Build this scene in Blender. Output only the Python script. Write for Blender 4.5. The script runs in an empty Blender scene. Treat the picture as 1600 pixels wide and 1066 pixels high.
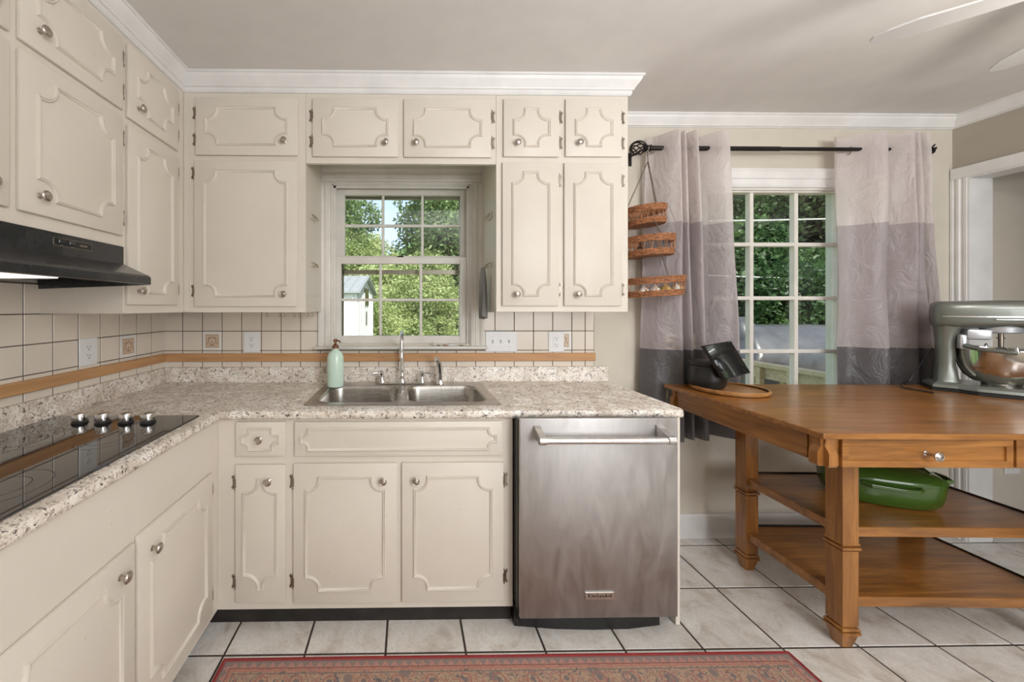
import bpy, bmesh, math, random
import numpy as np
from mathutils import Matrix, Vector
random.seed(7); rng = np.random.default_rng(7)
PI = math.pi
SC = bpy.context.scene
COL = SC.collection

# ------------------------------------------------------------------ camera, world, lights, exposure
cam = bpy.data.objects.new('camera', bpy.data.cameras.new('camera')); COL.objects.link(cam)
cam.location = (0, 0, 1.306)
cam.rotation_euler = (PI/2, 0, -math.atan(.0143))
cam.data.sensor_width = 36; cam.data.lens = 577/1600*36
cam.data.shift_x = (800-644.2)/1600; cam.data.shift_y = -(533-480)/1600
cam.data.clip_start = .02; cam.data.clip_end = 300
SC.camera = cam
SC.view_settings.view_transform = 'Standard'; SC.view_settings.look = 'None'
SC.view_settings.gamma = 1; SC.view_settings.use_curve_mapping = False
SC.view_settings.exposure = -0.20

W = bpy.data.worlds.new('World'); SC.world = W; W.use_nodes = True
nt = W.node_tree; bg = nt.nodes['Background']
sky = nt.nodes.new('ShaderNodeTexSky'); sky.sky_type = 'NISHITA'; sky.sun_disc = False
sky.sun_elevation = math.radians(52); sky.sun_rotation = math.radians(200); sky.air_density = 1.0; sky.dust_density = 1.5
skm = nt.nodes.new('ShaderNodeMix'); skm.data_type = 'RGBA'; skm.inputs[0].default_value = .6
skm.inputs[7].default_value = (1.5, 1.5, 1.55, 1)
nt.links.new(sky.outputs[0], skm.inputs[6]); nt.links.new(skm.outputs[2], bg.inputs[0]); bg.inputs[1].default_value = .6

def light(name, kind, loc, rot, energy, color=(1, 1, 1), **kw):
    l = bpy.data.lights.new(name, kind); l.energy = energy; l.color = color
    for k, v in kw.items(): setattr(l, k, v)
    o = bpy.data.objects.new(name, l); COL.objects.link(o); o.location = loc; o.rotation_euler = rot
    return o
light('sun', 'SUN', (0, 0, 20), (math.radians(40), 0, math.radians(24)), 9, (1, .95, .86), angle=math.radians(.6))
light('ceiling_bounce_flash', 'AREA', (.95, -.25, 1.72), (PI, 0, 0), 34, (.97, 1, 1.05), shape='RECTANGLE', size=1.3, size_y=1.0)
light('rear_fill', 'AREA', (2.04, -2.28, 1.45), (PI/2, 0, 0), 66, (.96, 1, 1.05), shape='RECTANGLE', size=2.0, size_y=1.3)  # added soft fill behind the camera; the rear wall has no window
light('rear_top_fill', 'AREA', (1.45, -1.25, 2.33), (math.radians(28), 0, 0), 30, (.98, 1, 1.03), shape='RECTANGLE', size=.6, size_y=.4)  # added fill that lifts the lower and left cabinets; no fixture hangs here
light('fan_lamp', 'POINT', (2.0, .83, 1.98), (0, 0, 0), 12, (1, .96, .90), shadow_soft_size=.09)
light('next_room_fill', 'AREA', (4.1, .6, 2.3), (0, 0, 0), 2.5, (1, .97, .92), shape='RECTANGLE', size=.6, size_y=.6)  # dim fill added to brighten the next room, without a visible source

# ------------------------------------------------------------------ materials
def newmat(name):
    m = bpy.data.materials.new(name); m.use_nodes = True
    return m, m.node_tree, m.node_tree.nodes['Principled BSDF']
def col(c): return (c[0], c[1], c[2], 1)
def N(t, kind, **kw):
    n = t.nodes.new(kind)
    for k, v in kw.items():
        if k in n.inputs: n.inputs[k].default_value = v
        else: setattr(n, k, v)
    return n
def ramp(t, fac, stops):
    r = t.nodes.new('ShaderNodeValToRGB'); t.links.new(fac, r.inputs[0])
    e = r.color_ramp.elements
    while len(e) > 1: e.remove(e[-1])
    e[0].position = stops[0][0]; e[0].color = col(stops[0][1])
    for p, c in stops[1:]:
        x = e.new(p); x.color = col(c)
    return r.outputs[0]
def mixc(t, fac, a, b, mode='MIX'):
    m = t.nodes.new('ShaderNodeMix'); m.data_type = 'RGBA'; m.blend_type = mode
    for s, v in ((m.inputs[0], fac), (m.inputs[6], a), (m.inputs[7], b)):
        if hasattr(v, 'is_output') or isinstance(v, bpy.types.NodeSocket): t.links.new(v, s)
        else: s.default_value = col(v) if isinstance(v, (tuple, list)) else v
    return m.outputs[2]
def pos(t, scale=(1, 1, 1), obj=False):
    if obj:
        s = t.nodes.new('ShaderNodeTexCoord').outputs['Object']
    else:
        s = t.nodes.new('ShaderNodeNewGeometry').outputs['Position']
    mp = t.nodes.new('ShaderNodeMapping'); mp.inputs['Scale'].default_value = scale
    t.links.new(s, mp.inputs[0]); return mp.outputs[0]
def noise(t, vec, scale, detail=3, rough=.5, dist=0):
    n = N(t, 'ShaderNodeTexNoise', Scale=scale, Detail=detail, Roughness=rough, Distortion=dist)
    t.links.new(vec, n.inputs['Vector']); return n.outputs['Fac']
def bump(t, p, h, strength=.2, dist=.002):
    b = N(t, 'ShaderNodeBump', Strength=strength, Distance=dist); t.links.new(h, b.inputs['Height'])
    t.links.new(b.outputs[0], p.inputs['Normal'])
def simple(name, c, rough=.5, metal=0, var=.06, vscale=8, bmp=0, bscale=60, coat=0, spec=.5):
    m, t, p = newmat(name)
    v = pos(t); n = noise(t, v, vscale, 4)
    d = tuple(max(0, x*(1-var)) for x in c); u = tuple(min(1, x*(1+var)) for x in c)
    t.links.new(ramp(t, n, [(.3, d), (.7, u)]), p.inputs['Base Color'])
    p.inputs['Roughness'].default_value = rough; p.inputs['Metallic'].default_value = metal
    p.inputs['Coat Weight'].default_value = coat; p.inputs['Specular IOR Level'].default_value = spec
    if bmp: bump(t, p, noise(t, v, bscale, 3), bmp, .001)
    return m
M = {}
def cabinet_paint():
    m, t, p = newmat('cream_cabinet_paint')
    v = pos(t); n = noise(t, v, 3, 4)
    base = ramp(t, n, [(.3, (.70, .635, .55)), (.7, (.75, .685, .60))])
    sp = noise(t, v, 55, 2, .6)
    dirt = ramp(t, sp, [(.72, (0, 0, 0)), (.80, (1, 1, 1))])
    t.links.new(mixc(t, dirt, base, (.60, .50, .38)), p.inputs['Base Color'])
    p.inputs['Roughness'].default_value = .42
    bump(t, p, noise(t, pos(t, (90, 90, 6)), 3, 3), .12, .001)
    return m
M['cream'] = cabinet_paint()
M['white_trim'] = simple('white_trim_paint', (.78, .765, .745), .4, bmp=.05)
M['window_paint'] = simple('old_white_window_paint', (.72, .69, .63), .4, var=.08, bmp=.1)
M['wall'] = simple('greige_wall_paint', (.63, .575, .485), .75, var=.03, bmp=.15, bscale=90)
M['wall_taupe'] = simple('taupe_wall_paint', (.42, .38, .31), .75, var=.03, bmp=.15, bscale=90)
M['ceiling'] = simple('ceiling_paint', (.74, .71, .68), .8, var=.03, bmp=.25, bscale=60)
M['tile'] = simple('glazed_wall_tile', (.76, .68, .585), .22, var=.03, vscale=5)
M['tile_white'] = simple('glazed_white_tile', (.82, .79, .74), .22, var=.02)
M['grout'] = simple('dark_brown_grout', (.055, .040, .032), .9, var=.3, vscale=30)
M['motif'] = simple('brown_tile_print', (.36, .23, .14), .35, var=.25, vscale=200)
M['motif_bg'] = simple('tan_tile_print', (.64, .50, .37), .3, var=.1, vscale=120)
M['black'] = simple('black_plastic', (.012, .012, .012), .35, var=.2)
M['dark_metal'] = simple('bronze_black_metal', (.025, .022, .02), .38, .6, var=.3)
M['black_hood'] = simple('black_hood_enamel', (.022, .022, .024), .27, var=.3, vscale=25, coat=.3)
M['kick'] = simple('black_vinyl_kick', (.02, .016, .014), .6, var=.5, vscale=12)
M['white_plastic'] = simple('white_plastic', (.80, .80, .80), .3, var=.01)
M['fan_blade'] = simple('off_white_fan_blade', (.62, .60, .585), .5, var=.03)
M['slot'] = simple('dark_slot', (.03, .025, .02), .6)
M['nickel'] = simple('brushed_nickel', (.50, .45, .40), .28, 1, var=.15, vscale=60)
M['pewter'] = simple('aged_pewter_hinge', (.34, .29, .24), .35, 1, var=.3, vscale=200)
M['chrome'] = simple('polished_chrome', (.78, .78, .78), .08, 1, var=.03)
M['brass'] = simple('aged_hook_metal', (.45, .38, .28), .3, 1)
def brushed(name, c, r0, r1, stretch, sm=0):
    m, t, p = newmat(name)
    v = pos(t, stretch); n = noise(t, v, 1, 4, .6)
    sv = noise(t, pos(t, (6, 6, 1.8)), 1.6, 6, .62, 2.2)
    svr = ramp(t, sv, [(.38, (0, 0, 0)), (.62, (1, 1, 1))])
    t.links.new(mixc(t, svr, tuple(x*.91 for x in c), tuple(min(1, x*1.07) for x in c)), p.inputs['Base Color'])
    r = N(t, 'ShaderNodeMapRange'); t.links.new(n if not sm else sv, r.inputs[0])
    r.inputs[1].default_value = .3; r.inputs[2].default_value = .7
    r.inputs[3].default_value = r0; r.inputs[4].default_value = r1
    t.links.new(r.outputs[0], p.inputs['Roughness']); p.inputs['Metallic'].default_value = 1
    bump(t, p, n, .06, .0005)
    return m
M['steel_door'] = brushed('smudged_brushed_steel', (.45, .43, .42), .40, .56, (4, 400, 400), 1)
M['steel_sink'] = brushed('satin_sink_steel', (.50, .475, .44), .24, .34, (6, 300, 300))
M['steel_bright'] = brushed('bright_steel', (.74, .73, .72), .18, .28, (300, 8, 300))
M['bowl_steel'] = simple('polished_bowl_steel', (.66, .62, .57), .13, 1, var=.04)
M['mixer_grey'] = simple('sage_silver_mixer_enamel', (.19, .20, .175), .34, .5, var=.05, coat=.35)
M['mixer_light'] = simple('pale_grey_mixer_metal', (.55, .57, .60), .35, .5, var=.05)
def granite():
    m, t, p = newmat('speckled_granite_laminate')
    v = pos(t)
    a = noise(t, v, 14, 6, .65, .6)
    base = ramp(t, a, [(.34, (.60, .515, .43)), (.5, (.80, .72, .63)), (.62, (.92, .87, .80))])
    b = noise(t, pos(t, (1, 1.3, 1.3)), 75, 4, .7, .8)
    warm = ramp(t, b, [(.38, (0, 0, 0)), (.47, (1, 1, 1))])
    c2 = mixc(t, warm, (.40, .32, .25), base)
    d = noise(t, v, 85, 3, .65, 1.2)
    dk = ramp(t, d, [(.365, (0, 0, 0)), (.405, (1, 1, 1))])
    c3 = mixc(t, dk, (.07, .055, .05), c2)
    e = noise(t, v, 30, 3, .6, 2)
    gr = ramp(t, e, [(.335, (0, 0, 0)), (.37, (1, 1, 1))])
    c4 = mixc(t, gr, (.14, .12, .105), c3)
    t.links.new(c4, p.inputs['Base Color']); p.inputs['Roughness'].default_value = .34
    return m
M['granite'] = granite()
def floor_tile():
    m, t, p = newmat('mottled_floor_tile')
    v = pos(t, obj=True)
    oi = t.nodes.new('ShaderNodeObjectInfo')
    ad = N(t, 'ShaderNodeVectorMath', operation='ADD'); t.links.new(v, ad.inputs[0]); 
    mu = N(t, 'ShaderNodeVectorMath', operation='SCALE'); mu.inputs['Scale'].default_value = 1.7
    t.links.new(oi.outputs['Location'], mu.inputs[0]); t.links.new(mu.outputs[0], ad.inputs[1])
    n = noise(t, ad.outputs[0], 7, 7, .62, .8)
    base = ramp(t, n, [(.30, (.50, .43, .36)), (.46, (.70, .655, .60)), (.66, (.80, .775, .735))])
    n2 = noise(t, ad.outputs[0], 26, 5, .7, 1.8)
    vein = ramp(t, n2, [(.47, (0, 0, 0)), (.50, (1, 1, 1)), (.53, (0, 0, 0))])
    c = mixc(t, .45, base, mixc(t, vein, base, (.42, .36, .31)))
    t.links.new(c, p.inputs['Base Color']); p.inputs['Roughness'].default_value = .38
    bump(t, p, n2, .08, .001)
    return m
M['floor_tile'] = floor_tile()
def wood(name, dark, mid, lite, axis, rough=.3, coat=.4, scale=1):
    m, t, p = newmat(name)
    s = [22*scale]*3; s[axis] = 2.2*scale
    n = noise(t, pos(t, tuple(s)), 1.3, 6, .62, .7)
    s2 = [160*scale]*3; s2[axis] = 6*scale
    n2 = noise(t, pos(t, tuple(s2)), 1, 3, .6)
    base = ramp(t, n, [(.3, dark), (.5, mid), (.72, lite)])
    c = mixc(t, .35, base, mixc(t, n2, dark, lite))
    t.links.new(c, p.inputs['Base Color'])
    p.inputs['Roughness'].default_value = rough; p.inputs['Coat Weight'].default_value = coat*.7
    p.inputs['Coat Roughness'].default_value = .15
    bump(t, p, n2, .05, .0006)
    return m
WD, WM, WL = (.095, .032, .006), (.28, .105, .019), (.52, .225, .05)
M['walnut_x'] = wood('warm_brown_wood_along_x', WD, WM, WL, 0)
M['walnut_y'] = wood('warm_brown_wood_along_y', WD, WM, WL, 1)
M['walnut_z'] = wood('warm_brown_wood_upright', WD, WM, WL, 2)
M['rail_x'] = wood('oak_rail_along_x', (.40, .20, .085), (.54, .29, .13), (.62, .36, .17), 0, .5, .05)
M['rail_y'] = wood('oak_rail_along_y', (.40, .20, .085), (.54, .29, .13), (.62, .36, .17), 1, .5, .05)
M['acacia'] = wood('acacia_board', (.17, .065, .02), (.42, .19, .06), (.62, .33, .11), 0, .35, .3, 1.6)
M['wicker'] = simple('brown_wicker', (.36, .155, .068), .6, var=.5, vscale=90, bmp=.6, bscale=300)
M['green_enamel'] = simple('green_enamel', (.045, .105, .014), .2, var=.15, vscale=4, coat=.5)
M['glass_green'] = simple('pale_mint_glass', (.66, .84, .72), .12, var=.03, coat=.5)
M['pump'] = simple('copper_pump', (.22, .10, .055), .35, .5)
M['white_cloth'] = simple('grey_mesh_cloth', (.22, .21, .20), .85, var=.2, vscale=400)
M['onion'] = simple('yellow_onion_skin', (.62, .42, .14), .35, var=.2, vscale=40)
M['garlic'] = simple('white_garlic_skin', (.80, .74, .66), .5, var=.1, vscale=50)
def emis(name, c, s):
    m, t, p = newmat(name); p.inputs['Base Color'].default_value = col(c)
    p.inputs['Emission Color'].default_value = col(c); p.inputs['Emission Strength'].default_value = s
    return m
M['hood_lens'] = emis('lit_hood_lens', (1, .95, .86), 1.1)
M['lamp_glass'] = emis('lit_lamp_glass', (1, .95, .88), 3)
def cooktop_glass():
    m, t, p = newmat('black_ceramic_glass')
    n = noise(t, pos(t), 500, 2)
    t.links.new(ramp(t, n, [(.4, (.008, .008, .009)), (.75, (.03, .03, .03))]), p.inputs['Base Color'])
    p.inputs['Roughness'].default_value = .03; p.inputs['IOR'].default_value = 1.75
    p.inputs['Coat Weight'].default_value = .6; p.inputs['Coat Roughness'].default_value = .03
    return m
M['cooktop'] = cooktop_glass()
def pane_glass():
    m, t, p = newmat('window_glass'); t.nodes.remove(p)
    out = t.nodes['Material Output']
    tr = t.nodes.new('ShaderNodeBsdfTransparent'); tr.inputs[0].default_value = (.95, .97, .96, 1)
    gl = t.nodes.new('ShaderNodeBsdfGlossy'); gl.inputs['Roughness'].default_value = .02
    lw = N(t, 'ShaderNodeLayerWeight', Blend=.5)
    pw = N(t, 'ShaderNodeMath', operation='POWER'); t.links.new(lw.outputs['Facing'], pw.inputs[0]); pw.inputs[1].default_value = 5
    f = N(t, 'ShaderNodeMath', operation='MULTIPLY_ADD'); t.links.new(pw.outputs[0], f.inputs[0]); f.inputs[1].default_value = .9; f.inputs[2].default_value = .04
    mx = t.nodes.new('ShaderNodeMixShader')
    t.links.new(f.outputs[0], mx.inputs[0]); t.links.new(tr.outputs[0], mx.inputs[1]); t.links.new(gl.outputs[0], mx.inputs[2])
    t.links.new(mx.outputs[0], out.inputs[0]); return m
M['pane'] = pane_glass()
def fabric(name, c, sheer):
    m, t, p = newmat(name); out = t.nodes['Material Output']
    n = noise(t, pos(t, (25, 25, 350)), 1, 3)
    t.links.new(mixc(t, n, tuple(x*.93 for x in c), tuple(min(1, x*1.05) for x in c)), p.inputs['Base Color'])
    p.inputs['Roughness'].default_value = .34; p.inputs['Sheen Weight'].default_value = .3
    b = noise(t, pos(t, (1, 1, .6)), 11, 5, .6, 1.6); bump(t, p, b, .7, .018)
    tl = t.nodes.new('ShaderNodeBsdfTranslucent'); tl.inputs[0].default_value = col(c)
    tr = t.nodes.new('ShaderNodeBsdfTransparent')
    m1 = t.nodes.new('ShaderNodeMixShader'); m1.inputs[0].default_value = sheer
    m2 = t.nodes.new('ShaderNodeMixShader'); m2.inputs[0].default_value = sheer*.28
    t.links.new(p.outputs[0], m1.inputs[1]); t.links.new(tl.outputs[0], m1.inputs[2])
    t.links.new(m1.outputs[0], m2.inputs[1]); t.links.new(tr.outputs[0], m2.inputs[2])
    t.links.new(m2.outputs[0], out.inputs[0]); return m
M['curtain_top'] = fabric('pale_blush_satin', (.78, .705, .685), .40)
M['curtain_mid'] = fabric('mauve_grey_satin', (.52, .455, .46), .38)
M['curtain_low'] = fabric('charcoal_satin', (.115, .107, .11), .12)
def rug_mat():
    m, t, p = newmat('persian_rug_weave')
    sx = N(t, 'ShaderNodeSeparateXYZ'); t.links.new(t.nodes.new('ShaderNodeTexCoord').outputs['Object'], sx.inputs[0])
    def mth(op, a, b=None, c=None):
        n = N(t, 'ShaderNodeMath', operation=op)
        for i, v in enumerate((a, b, c)):
            if v is None: continue
            if isinstance(v, (int, float)): n.inputs[i].default_value = v
            else: t.links.new(v, n.inputs[i])
        return n.outputs[0]
    ax = mth('SUBTRACT', 1.0525, mth('ABSOLUTE', sx.outputs[0])); ay = mth('SUBTRACT', .36, mth('ABSOLUTE', sx.outputs[1]))
    d = mth('MINIMUM', ax, ay)           # distance from the rug edge
    v = pos(t, (1, 1, 1), obj=True)
    vo = N(t, 'ShaderNodeTexVoronoi', Scale=34); t.links.new(v, vo.inputs['Vector'])
    vd = vo.outputs['Distance']
    mot = ramp(t, vd, [(.20, (.30, .075, .07)), (.32, (.48, .25, .20)), (.37, (.10, .095, .11)), (.47, (.13, .11, .12)), (.52, (.44, .30, .21))])
    nn = noise(t, v, 30, 4, .6, 2.6)
    fld = ramp(t, nn, [(.40, (.10, .10, .12)), (.44, (.43, .29, .19)), (.53, (.46, .32, .21)), (.56, (.30, .10, .085)), (.62, (.42, .24, .18)), (.70, (.14, .11, .11))])
    vo2 = N(t, 'ShaderNodeTexVoronoi', Scale=11); t.links.new(v, vo2.inputs['Vector'])
    ringm = ramp(t, vo2.outputs['Distance'], [(.22, (0, 0, 0)), (.25, (1, 1, 1)), (.30, (1, 1, 1)), (.33, (0, 0, 0))])
    fld = mixc(t, ringm, fld, (.20, .16, .15))
    along = mixf = N(t, 'ShaderNodeMix'); t.links.new(mth('LESS_THAN', ax, ay), along.inputs[0]); t.links.new(sx.outputs[0], along.inputs[2]); t.links.new(sx.outputs[1], along.inputs[3]); along = along.outputs[0]
    tri = mth('MULTIPLY', mth('ABSOLUTE', mth('SUBTRACT', mth('FRACT', mth('DIVIDE', along, .034)), .5)), 2.0)
    lvl = mth('DIVIDE', mth('SUBTRACT', d, .0145), .0215)
    pinkm = mixc(t, noise(t, v, 130, 3), (.30, .10, .09), (.56, .34, .27))
    darkm = mixc(t, noise(t, v, 160, 3), (.10, .09, .11), (.36, .27, .22))
    mot = mixc(t, mth('GREATER_THAN', tri, lvl), pinkm, darkm)
    hx = mth('MULTIPLY', mth('SUBTRACT', mth('FRACT', mth('DIVIDE', along, .118)), .5), .118)
    rr = mth('SQRT', mth('ADD', mth('MULTIPLY', hx, hx), mth('POWER', mth('SUBTRACT', d, .088), 2.0)))
    rg = mth('MULTIPLY', mth('GREATER_THAN', rr, .019), mth('LESS_THAN', rr, .0235))
    fld = mixc(t, mth('MULTIPLY', rg, mth('LESS_THAN', d, .115)), fld, (.34, .13, .11))
    fld = mixc(t, mth('MULTIPLY', mth('LESS_THAN', rr, .0085), mth('LESS_THAN', d, .115)), fld, (.16, .13, .14))
    def band(a, b, inner, outer):
        g = mth('MULTIPLY', mth('GREATER_THAN', d, a), mth('LESS_THAN', d, b))
        return mixc(t, g, outer, inner)
    c = mixc(t, mth('GREATER_THAN', d, .04), mot, fld)
    c = band(.0355, .0395, (.25, .05, .045), c); c = band(.043, .050, (.46, .18, .13), c); c = band(.056, .0595, (.15, .12, .12), c)
    c = band(.0, .011, (.27, .022, .025), c); c = band(.011, .0145, (.18, .15, .16), c)
    c = band(.115, .119, (.25, .05, .045), c)
    fz = noise(t, v, 500, 2)
    c = mixc(t, .18, c, mixc(t, fz, (.1, .07, .06), (.65, .45, .35)))
    t.links.new(c, p.inputs['Base Color']); p.inputs['Roughness'].default_value = .95
    bump(t, p, fz, .3, .002)
    return m
M['rug'] = rug_mat()
M['rug_edge'] = simple('dark_red_binding', (.26, .02, .022), .9, var=.2, vscale=80)
def leafmat(name, a, b, c):
    m, t, p = newmat(name); out = t.nodes['Material Output']
    n = noise(t, pos(t), .9, 3); n2 = noise(t, pos(t), 14, 2)
    cc = mixc(t, .5, ramp(t, n, [(.35, a), (.5, b), (.68, c)]), ramp(t, n2, [(.35, a), (.65, c)]))
    t.links.new(cc, p.inputs['Base Color']); p.inputs['Roughness'].default_value = .5
    tl = t.nodes.new('ShaderNodeBsdfTranslucent'); t.links.new(cc, tl.inputs[0])
    m1 = t.nodes.new('ShaderNodeMixShader'); m1.inputs[0].default_value = .45
    t.links.new(p.outputs[0], m1.inputs[1]); t.links.new(tl.outputs[0], m1.inputs[2]); t.links.new(m1.outputs[0], out.inputs[0])
    return m
M['leaf_bright'] = leafmat('bright_green_leaves', (.10, .17, .045), (.36, .46, .15), (.74, .80, .42))
M['leaf_mid'] = leafmat('mid_green_leaves', (.04, .09, .03), (.15, .26, .09), (.42, .54, .24))
M['leaf_dark'] = leafmat('dark_green_leaves', (.018, .05, .022), (.04, .10, .035), (.12, .22, .06))
M['bark'] = simple('tree_bark', (.12, .09, .065), .9, var=.4, bmp=.8, bscale=20)
M['grass'] = simple('leafy_ground', (.10, .19, .05), .95, var=.5, vscale=3, bmp=.8, bscale=14)
M['deck_wood'] = wood('weathered_deck_pine', (.42, .33, .20), (.58, .47, .30), (.70, .60, .42), 0, .8, 0)
M['shed_white'] = simple('white_shed_siding', (.80, .80, .78), .6, var=.03)
M['shed_roof'] = simple('pale_metal_shed_roof', (.36, .38, .40), .4, .3, var=.1)
M['grill_cover'] = simple('black_vinyl_grill_cover', (.05, .05, .055), .38, var=.4, bmp=.6, bscale=12, spec=1)
M['wire'] = simple('pale_wire', (.75, .75, .72), .5)

# ------------------------------------------------------------------ mesh builder
BACK = lambda Y0: Matrix(((1, 0, 0, 0), (0, 0, -1, Y0), (0, 1, 0, 0), (0, 0, 0, 1)))      # (u,v,w) -> (u, Y0-w, v)
LEFT = lambda X0: Matrix(((0, 0, 1, X0), (1, 0, 0, 0), (0, 1, 0, 0), (0, 0, 0, 1)))       # (u,v,w) -> (X0+w, u, v)
class B:
    def __init__(s): s.v = []; s.f = []
    def add(s, vs, fs, m=None):
        o = len(s.v)
        s.v += [tuple(m @ Vector(p)) if m is not None else tuple(p) for p in vs]
        s.f += [tuple(i+o for i in f) for f in fs]; return s
    def bm(s, b, m=None):
        b.verts.index_update()
        s.add([tuple(x.co) for x in b.verts], [tuple(x.index for x in f.verts) for f in b.faces], m); b.free(); return s
    def box(s, x0, x1, y0, y1, z0, z1, bev=0, m=None, seg=1):
        if x0 > x1: x0, x1 = x1, x0
        if y0 > y1: y0, y1 = y1, y0
        if z0 > z1: z0, z1 = z1, z0
        if not bev:
            return s.add([(x0,y0,z0),(x1,y0,z0),(x1,y1,z0),(x0,y1,z0),(x0,y0,z1),(x1,y0,z1),(x1,y1,z1),(x0,y1,z1)],
                         [(3,2,1,0),(4,5,6,7),(0,1,5,4),(1,2,6,5),(2,3,7,6),(3,0,4,7)], m)
        b = bmesh.new(); bmesh.ops.create_cube(b, size=1)
        for v in b.verts: v.co = ((x0+x1)/2+v.co.x*(x1-x0), (y0+y1)/2+v.co.y*(y1-y0), (z0+z1)/2+v.co.z*(z1-z0))
        bev = min(bev, .49*min(x1-x0, y1-y0, z1-z0))
        bmesh.ops.bevel(b, geom=b.edges[:], offset=bev, segments=seg, affect='EDGES', profile=.5)
        return s.bm(b, m)
    def rings(s, rs, closed=True, cap0=True, cap1=True, m=None):
        n = len(rs[0]); vs = [p for r in rs for p in r]; fs = []
        for i in range(len(rs)-1):
            for j in range(n if closed else n-1):
                k = (j+1) % n; fs.append((i*n+j, i*n+k, (i+1)*n+k, (i+1)*n+j))
        if cap0: fs.append(tuple(range(n))[::-1])
        if cap1: fs.append(tuple(range((len(rs)-1)*n, len(rs)*n)))
        return s.add(vs, fs, m)
    def lathe(s, prof, c=(0, 0, 0), seg=24, m=None, cap0=True, cap1=True, sx=1, sy=1):   # prof (r,z) about local z
        rs = [[(c[0]+sx*r*math.cos(2*PI*k/seg), c[1]+sy*r*math.sin(2*PI*k/seg), c[2]+z) for k in range(seg)] for r, z in prof]
        return s.rings(rs, True, cap0, cap1, m)
    def tube(s, pts, r, seg=8, m=None, cap=True):
        P = [Vector(p) for p in pts]; rs = []
        rr = r if isinstance(r, (list, tuple)) else [r]*len(P)
        up = Vector((0, 0, 1)); prev = None
        for i, p in enumerate(P):
            d = (P[min(i+1, len(P)-1)]-P[max(i-1, 0)]).normalized()
            if prev is None:
                a = d.cross(up)
                if a.length < .1: a = d.cross(Vector((1, 0, 0)))
            else: a = prev - d*prev.dot(d)
            a.normalize(); prev = a; b = d.cross(a)
            rs.append([tuple(p + (a*math.cos(2*PI*k/seg)+b*math.sin(2*PI*k/seg))*rr[i]) for k in range(seg)])
        return s.rings(rs, True, cap, cap, m)
    def prism(s, poly, z0, z1, m=None):
        return s.rings([[(x, y, z0) for x, y in poly], [(x, y, z1) for x, y in poly]], True, True, True, m)
    def ext(s, prof, path, closed=False, m=None):
        """prof (d,z): d = distance to the left-hand side of path (list of xy) ; mitred"""
        n = len(path); out = []
        for i in range(n):
            p = Vector(path[i])
            a = Vector(path[i-1]) if (i > 0 or closed) else None
            c = Vector(path[(i+1) % n]) if (i < n-1 or closed) else None
            d1 = (p-a).normalized() if a is not None else None
            d2 = (c-p).normalized() if c is not None else None
            if d1 is None: d1 = d2
            if d2 is None: d2 = d1
            n1 = Vector((-d1.y, d1.x)); n2 = Vector((-d2.y, d2.x)); b = (n1+n2); b /= max(.2, b.dot(n1))
            out.append([(p.x+b.x*d, p.y+b.y*d, z) for d, z in prof])
        if closed: out.append(out[0])
        return s.rings(out, True, not closed, not closed, m)
def setp(o, **k):
    for a, b in k.items():
        if b is not None: o[a] = b
def make_mesh(name, b, mat, off=(0, 0, 0), smooth=False, recalc=True, ang=35):
    me = bpy.data.meshes.new(name)
    ox, oy, oz = off
    me.from_pydata([(x-ox, y-oy, z-oz) for x, y, z in b.v], [], b.f)
    mats = mat if isinstance(mat, (list, tuple)) else [mat]
    for x in mats: me.materials.append(M[x])
    if recalc or smooth:
        bm = bmesh.new(); bm.from_mesh(me)
        if recalc: bmesh.ops.recalc_face_normals(bm, faces=bm.faces[:])
        if smooth:
            lim = math.radians(ang)
            for f in bm.faces: f.smooth = True
            for e in bm.edges:
                if len(e.link_faces) == 2 and e.calc_face_angle(0) > lim: e.smooth = False
        bm.to_mesh(me); bm.free()
    return me
def wloc(o):
    v = Vector((0, 0, 0))
    while o is not None: v += Vector(o.location); o = o.parent
    return v
def part(name, b, mat, parent=None, smooth=False, label=None, loc=None, kind=None, recalc=True, ang=35):
    """b is in world coordinates; loc = world origin given to the object"""
    pl = wloc(parent) if parent is not None else Vector((0, 0, 0))
    ol = Vector(loc) if loc is not None else pl
    me = make_mesh(name, b, mat, ol, smooth, recalc, ang)
    o = bpy.data.objects.new(name, me); COL.objects.link(o)
    o.parent = parent; o.location = ol - pl
    setp(o, label=label, kind=kind); return o
def thing(name, label, cat, loc=(0, 0, 0), group=None, kind=None):
    o = bpy.data.objects.new(name, None); COL.objects.link(o); o.location = loc; o.empty_display_size = .05
    setp(o, label=label, category=cat, group=group, kind=kind); return o
def tag(o, label, cat, group=None): setp(o, label=label, category=cat, group=group); return o
def copy_tree(o, parent=None):
    c = o.copy(); COL.objects.link(c); c.parent = parent
    for ch in list(o.children): copy_tree(ch, c)
    return c
def single(name, b, mat, label, cat, loc, smooth=False, group=None, kind=None):
    return tag(part(name, b, mat, None, smooth, loc=loc, kind=kind), label, cat, group)

# ------------------------------------------------------------------ main dimensions (metres)
D = 2.075; LW = -1.353; RW = 3.13; CZ = 2.39; REAR = -2.4
UF = 1.74; UL = -1.042; BF = 1.51; LF = -.769; CF = 1.49; CLX = -.747; CT = .889
NX = 5.2

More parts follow.
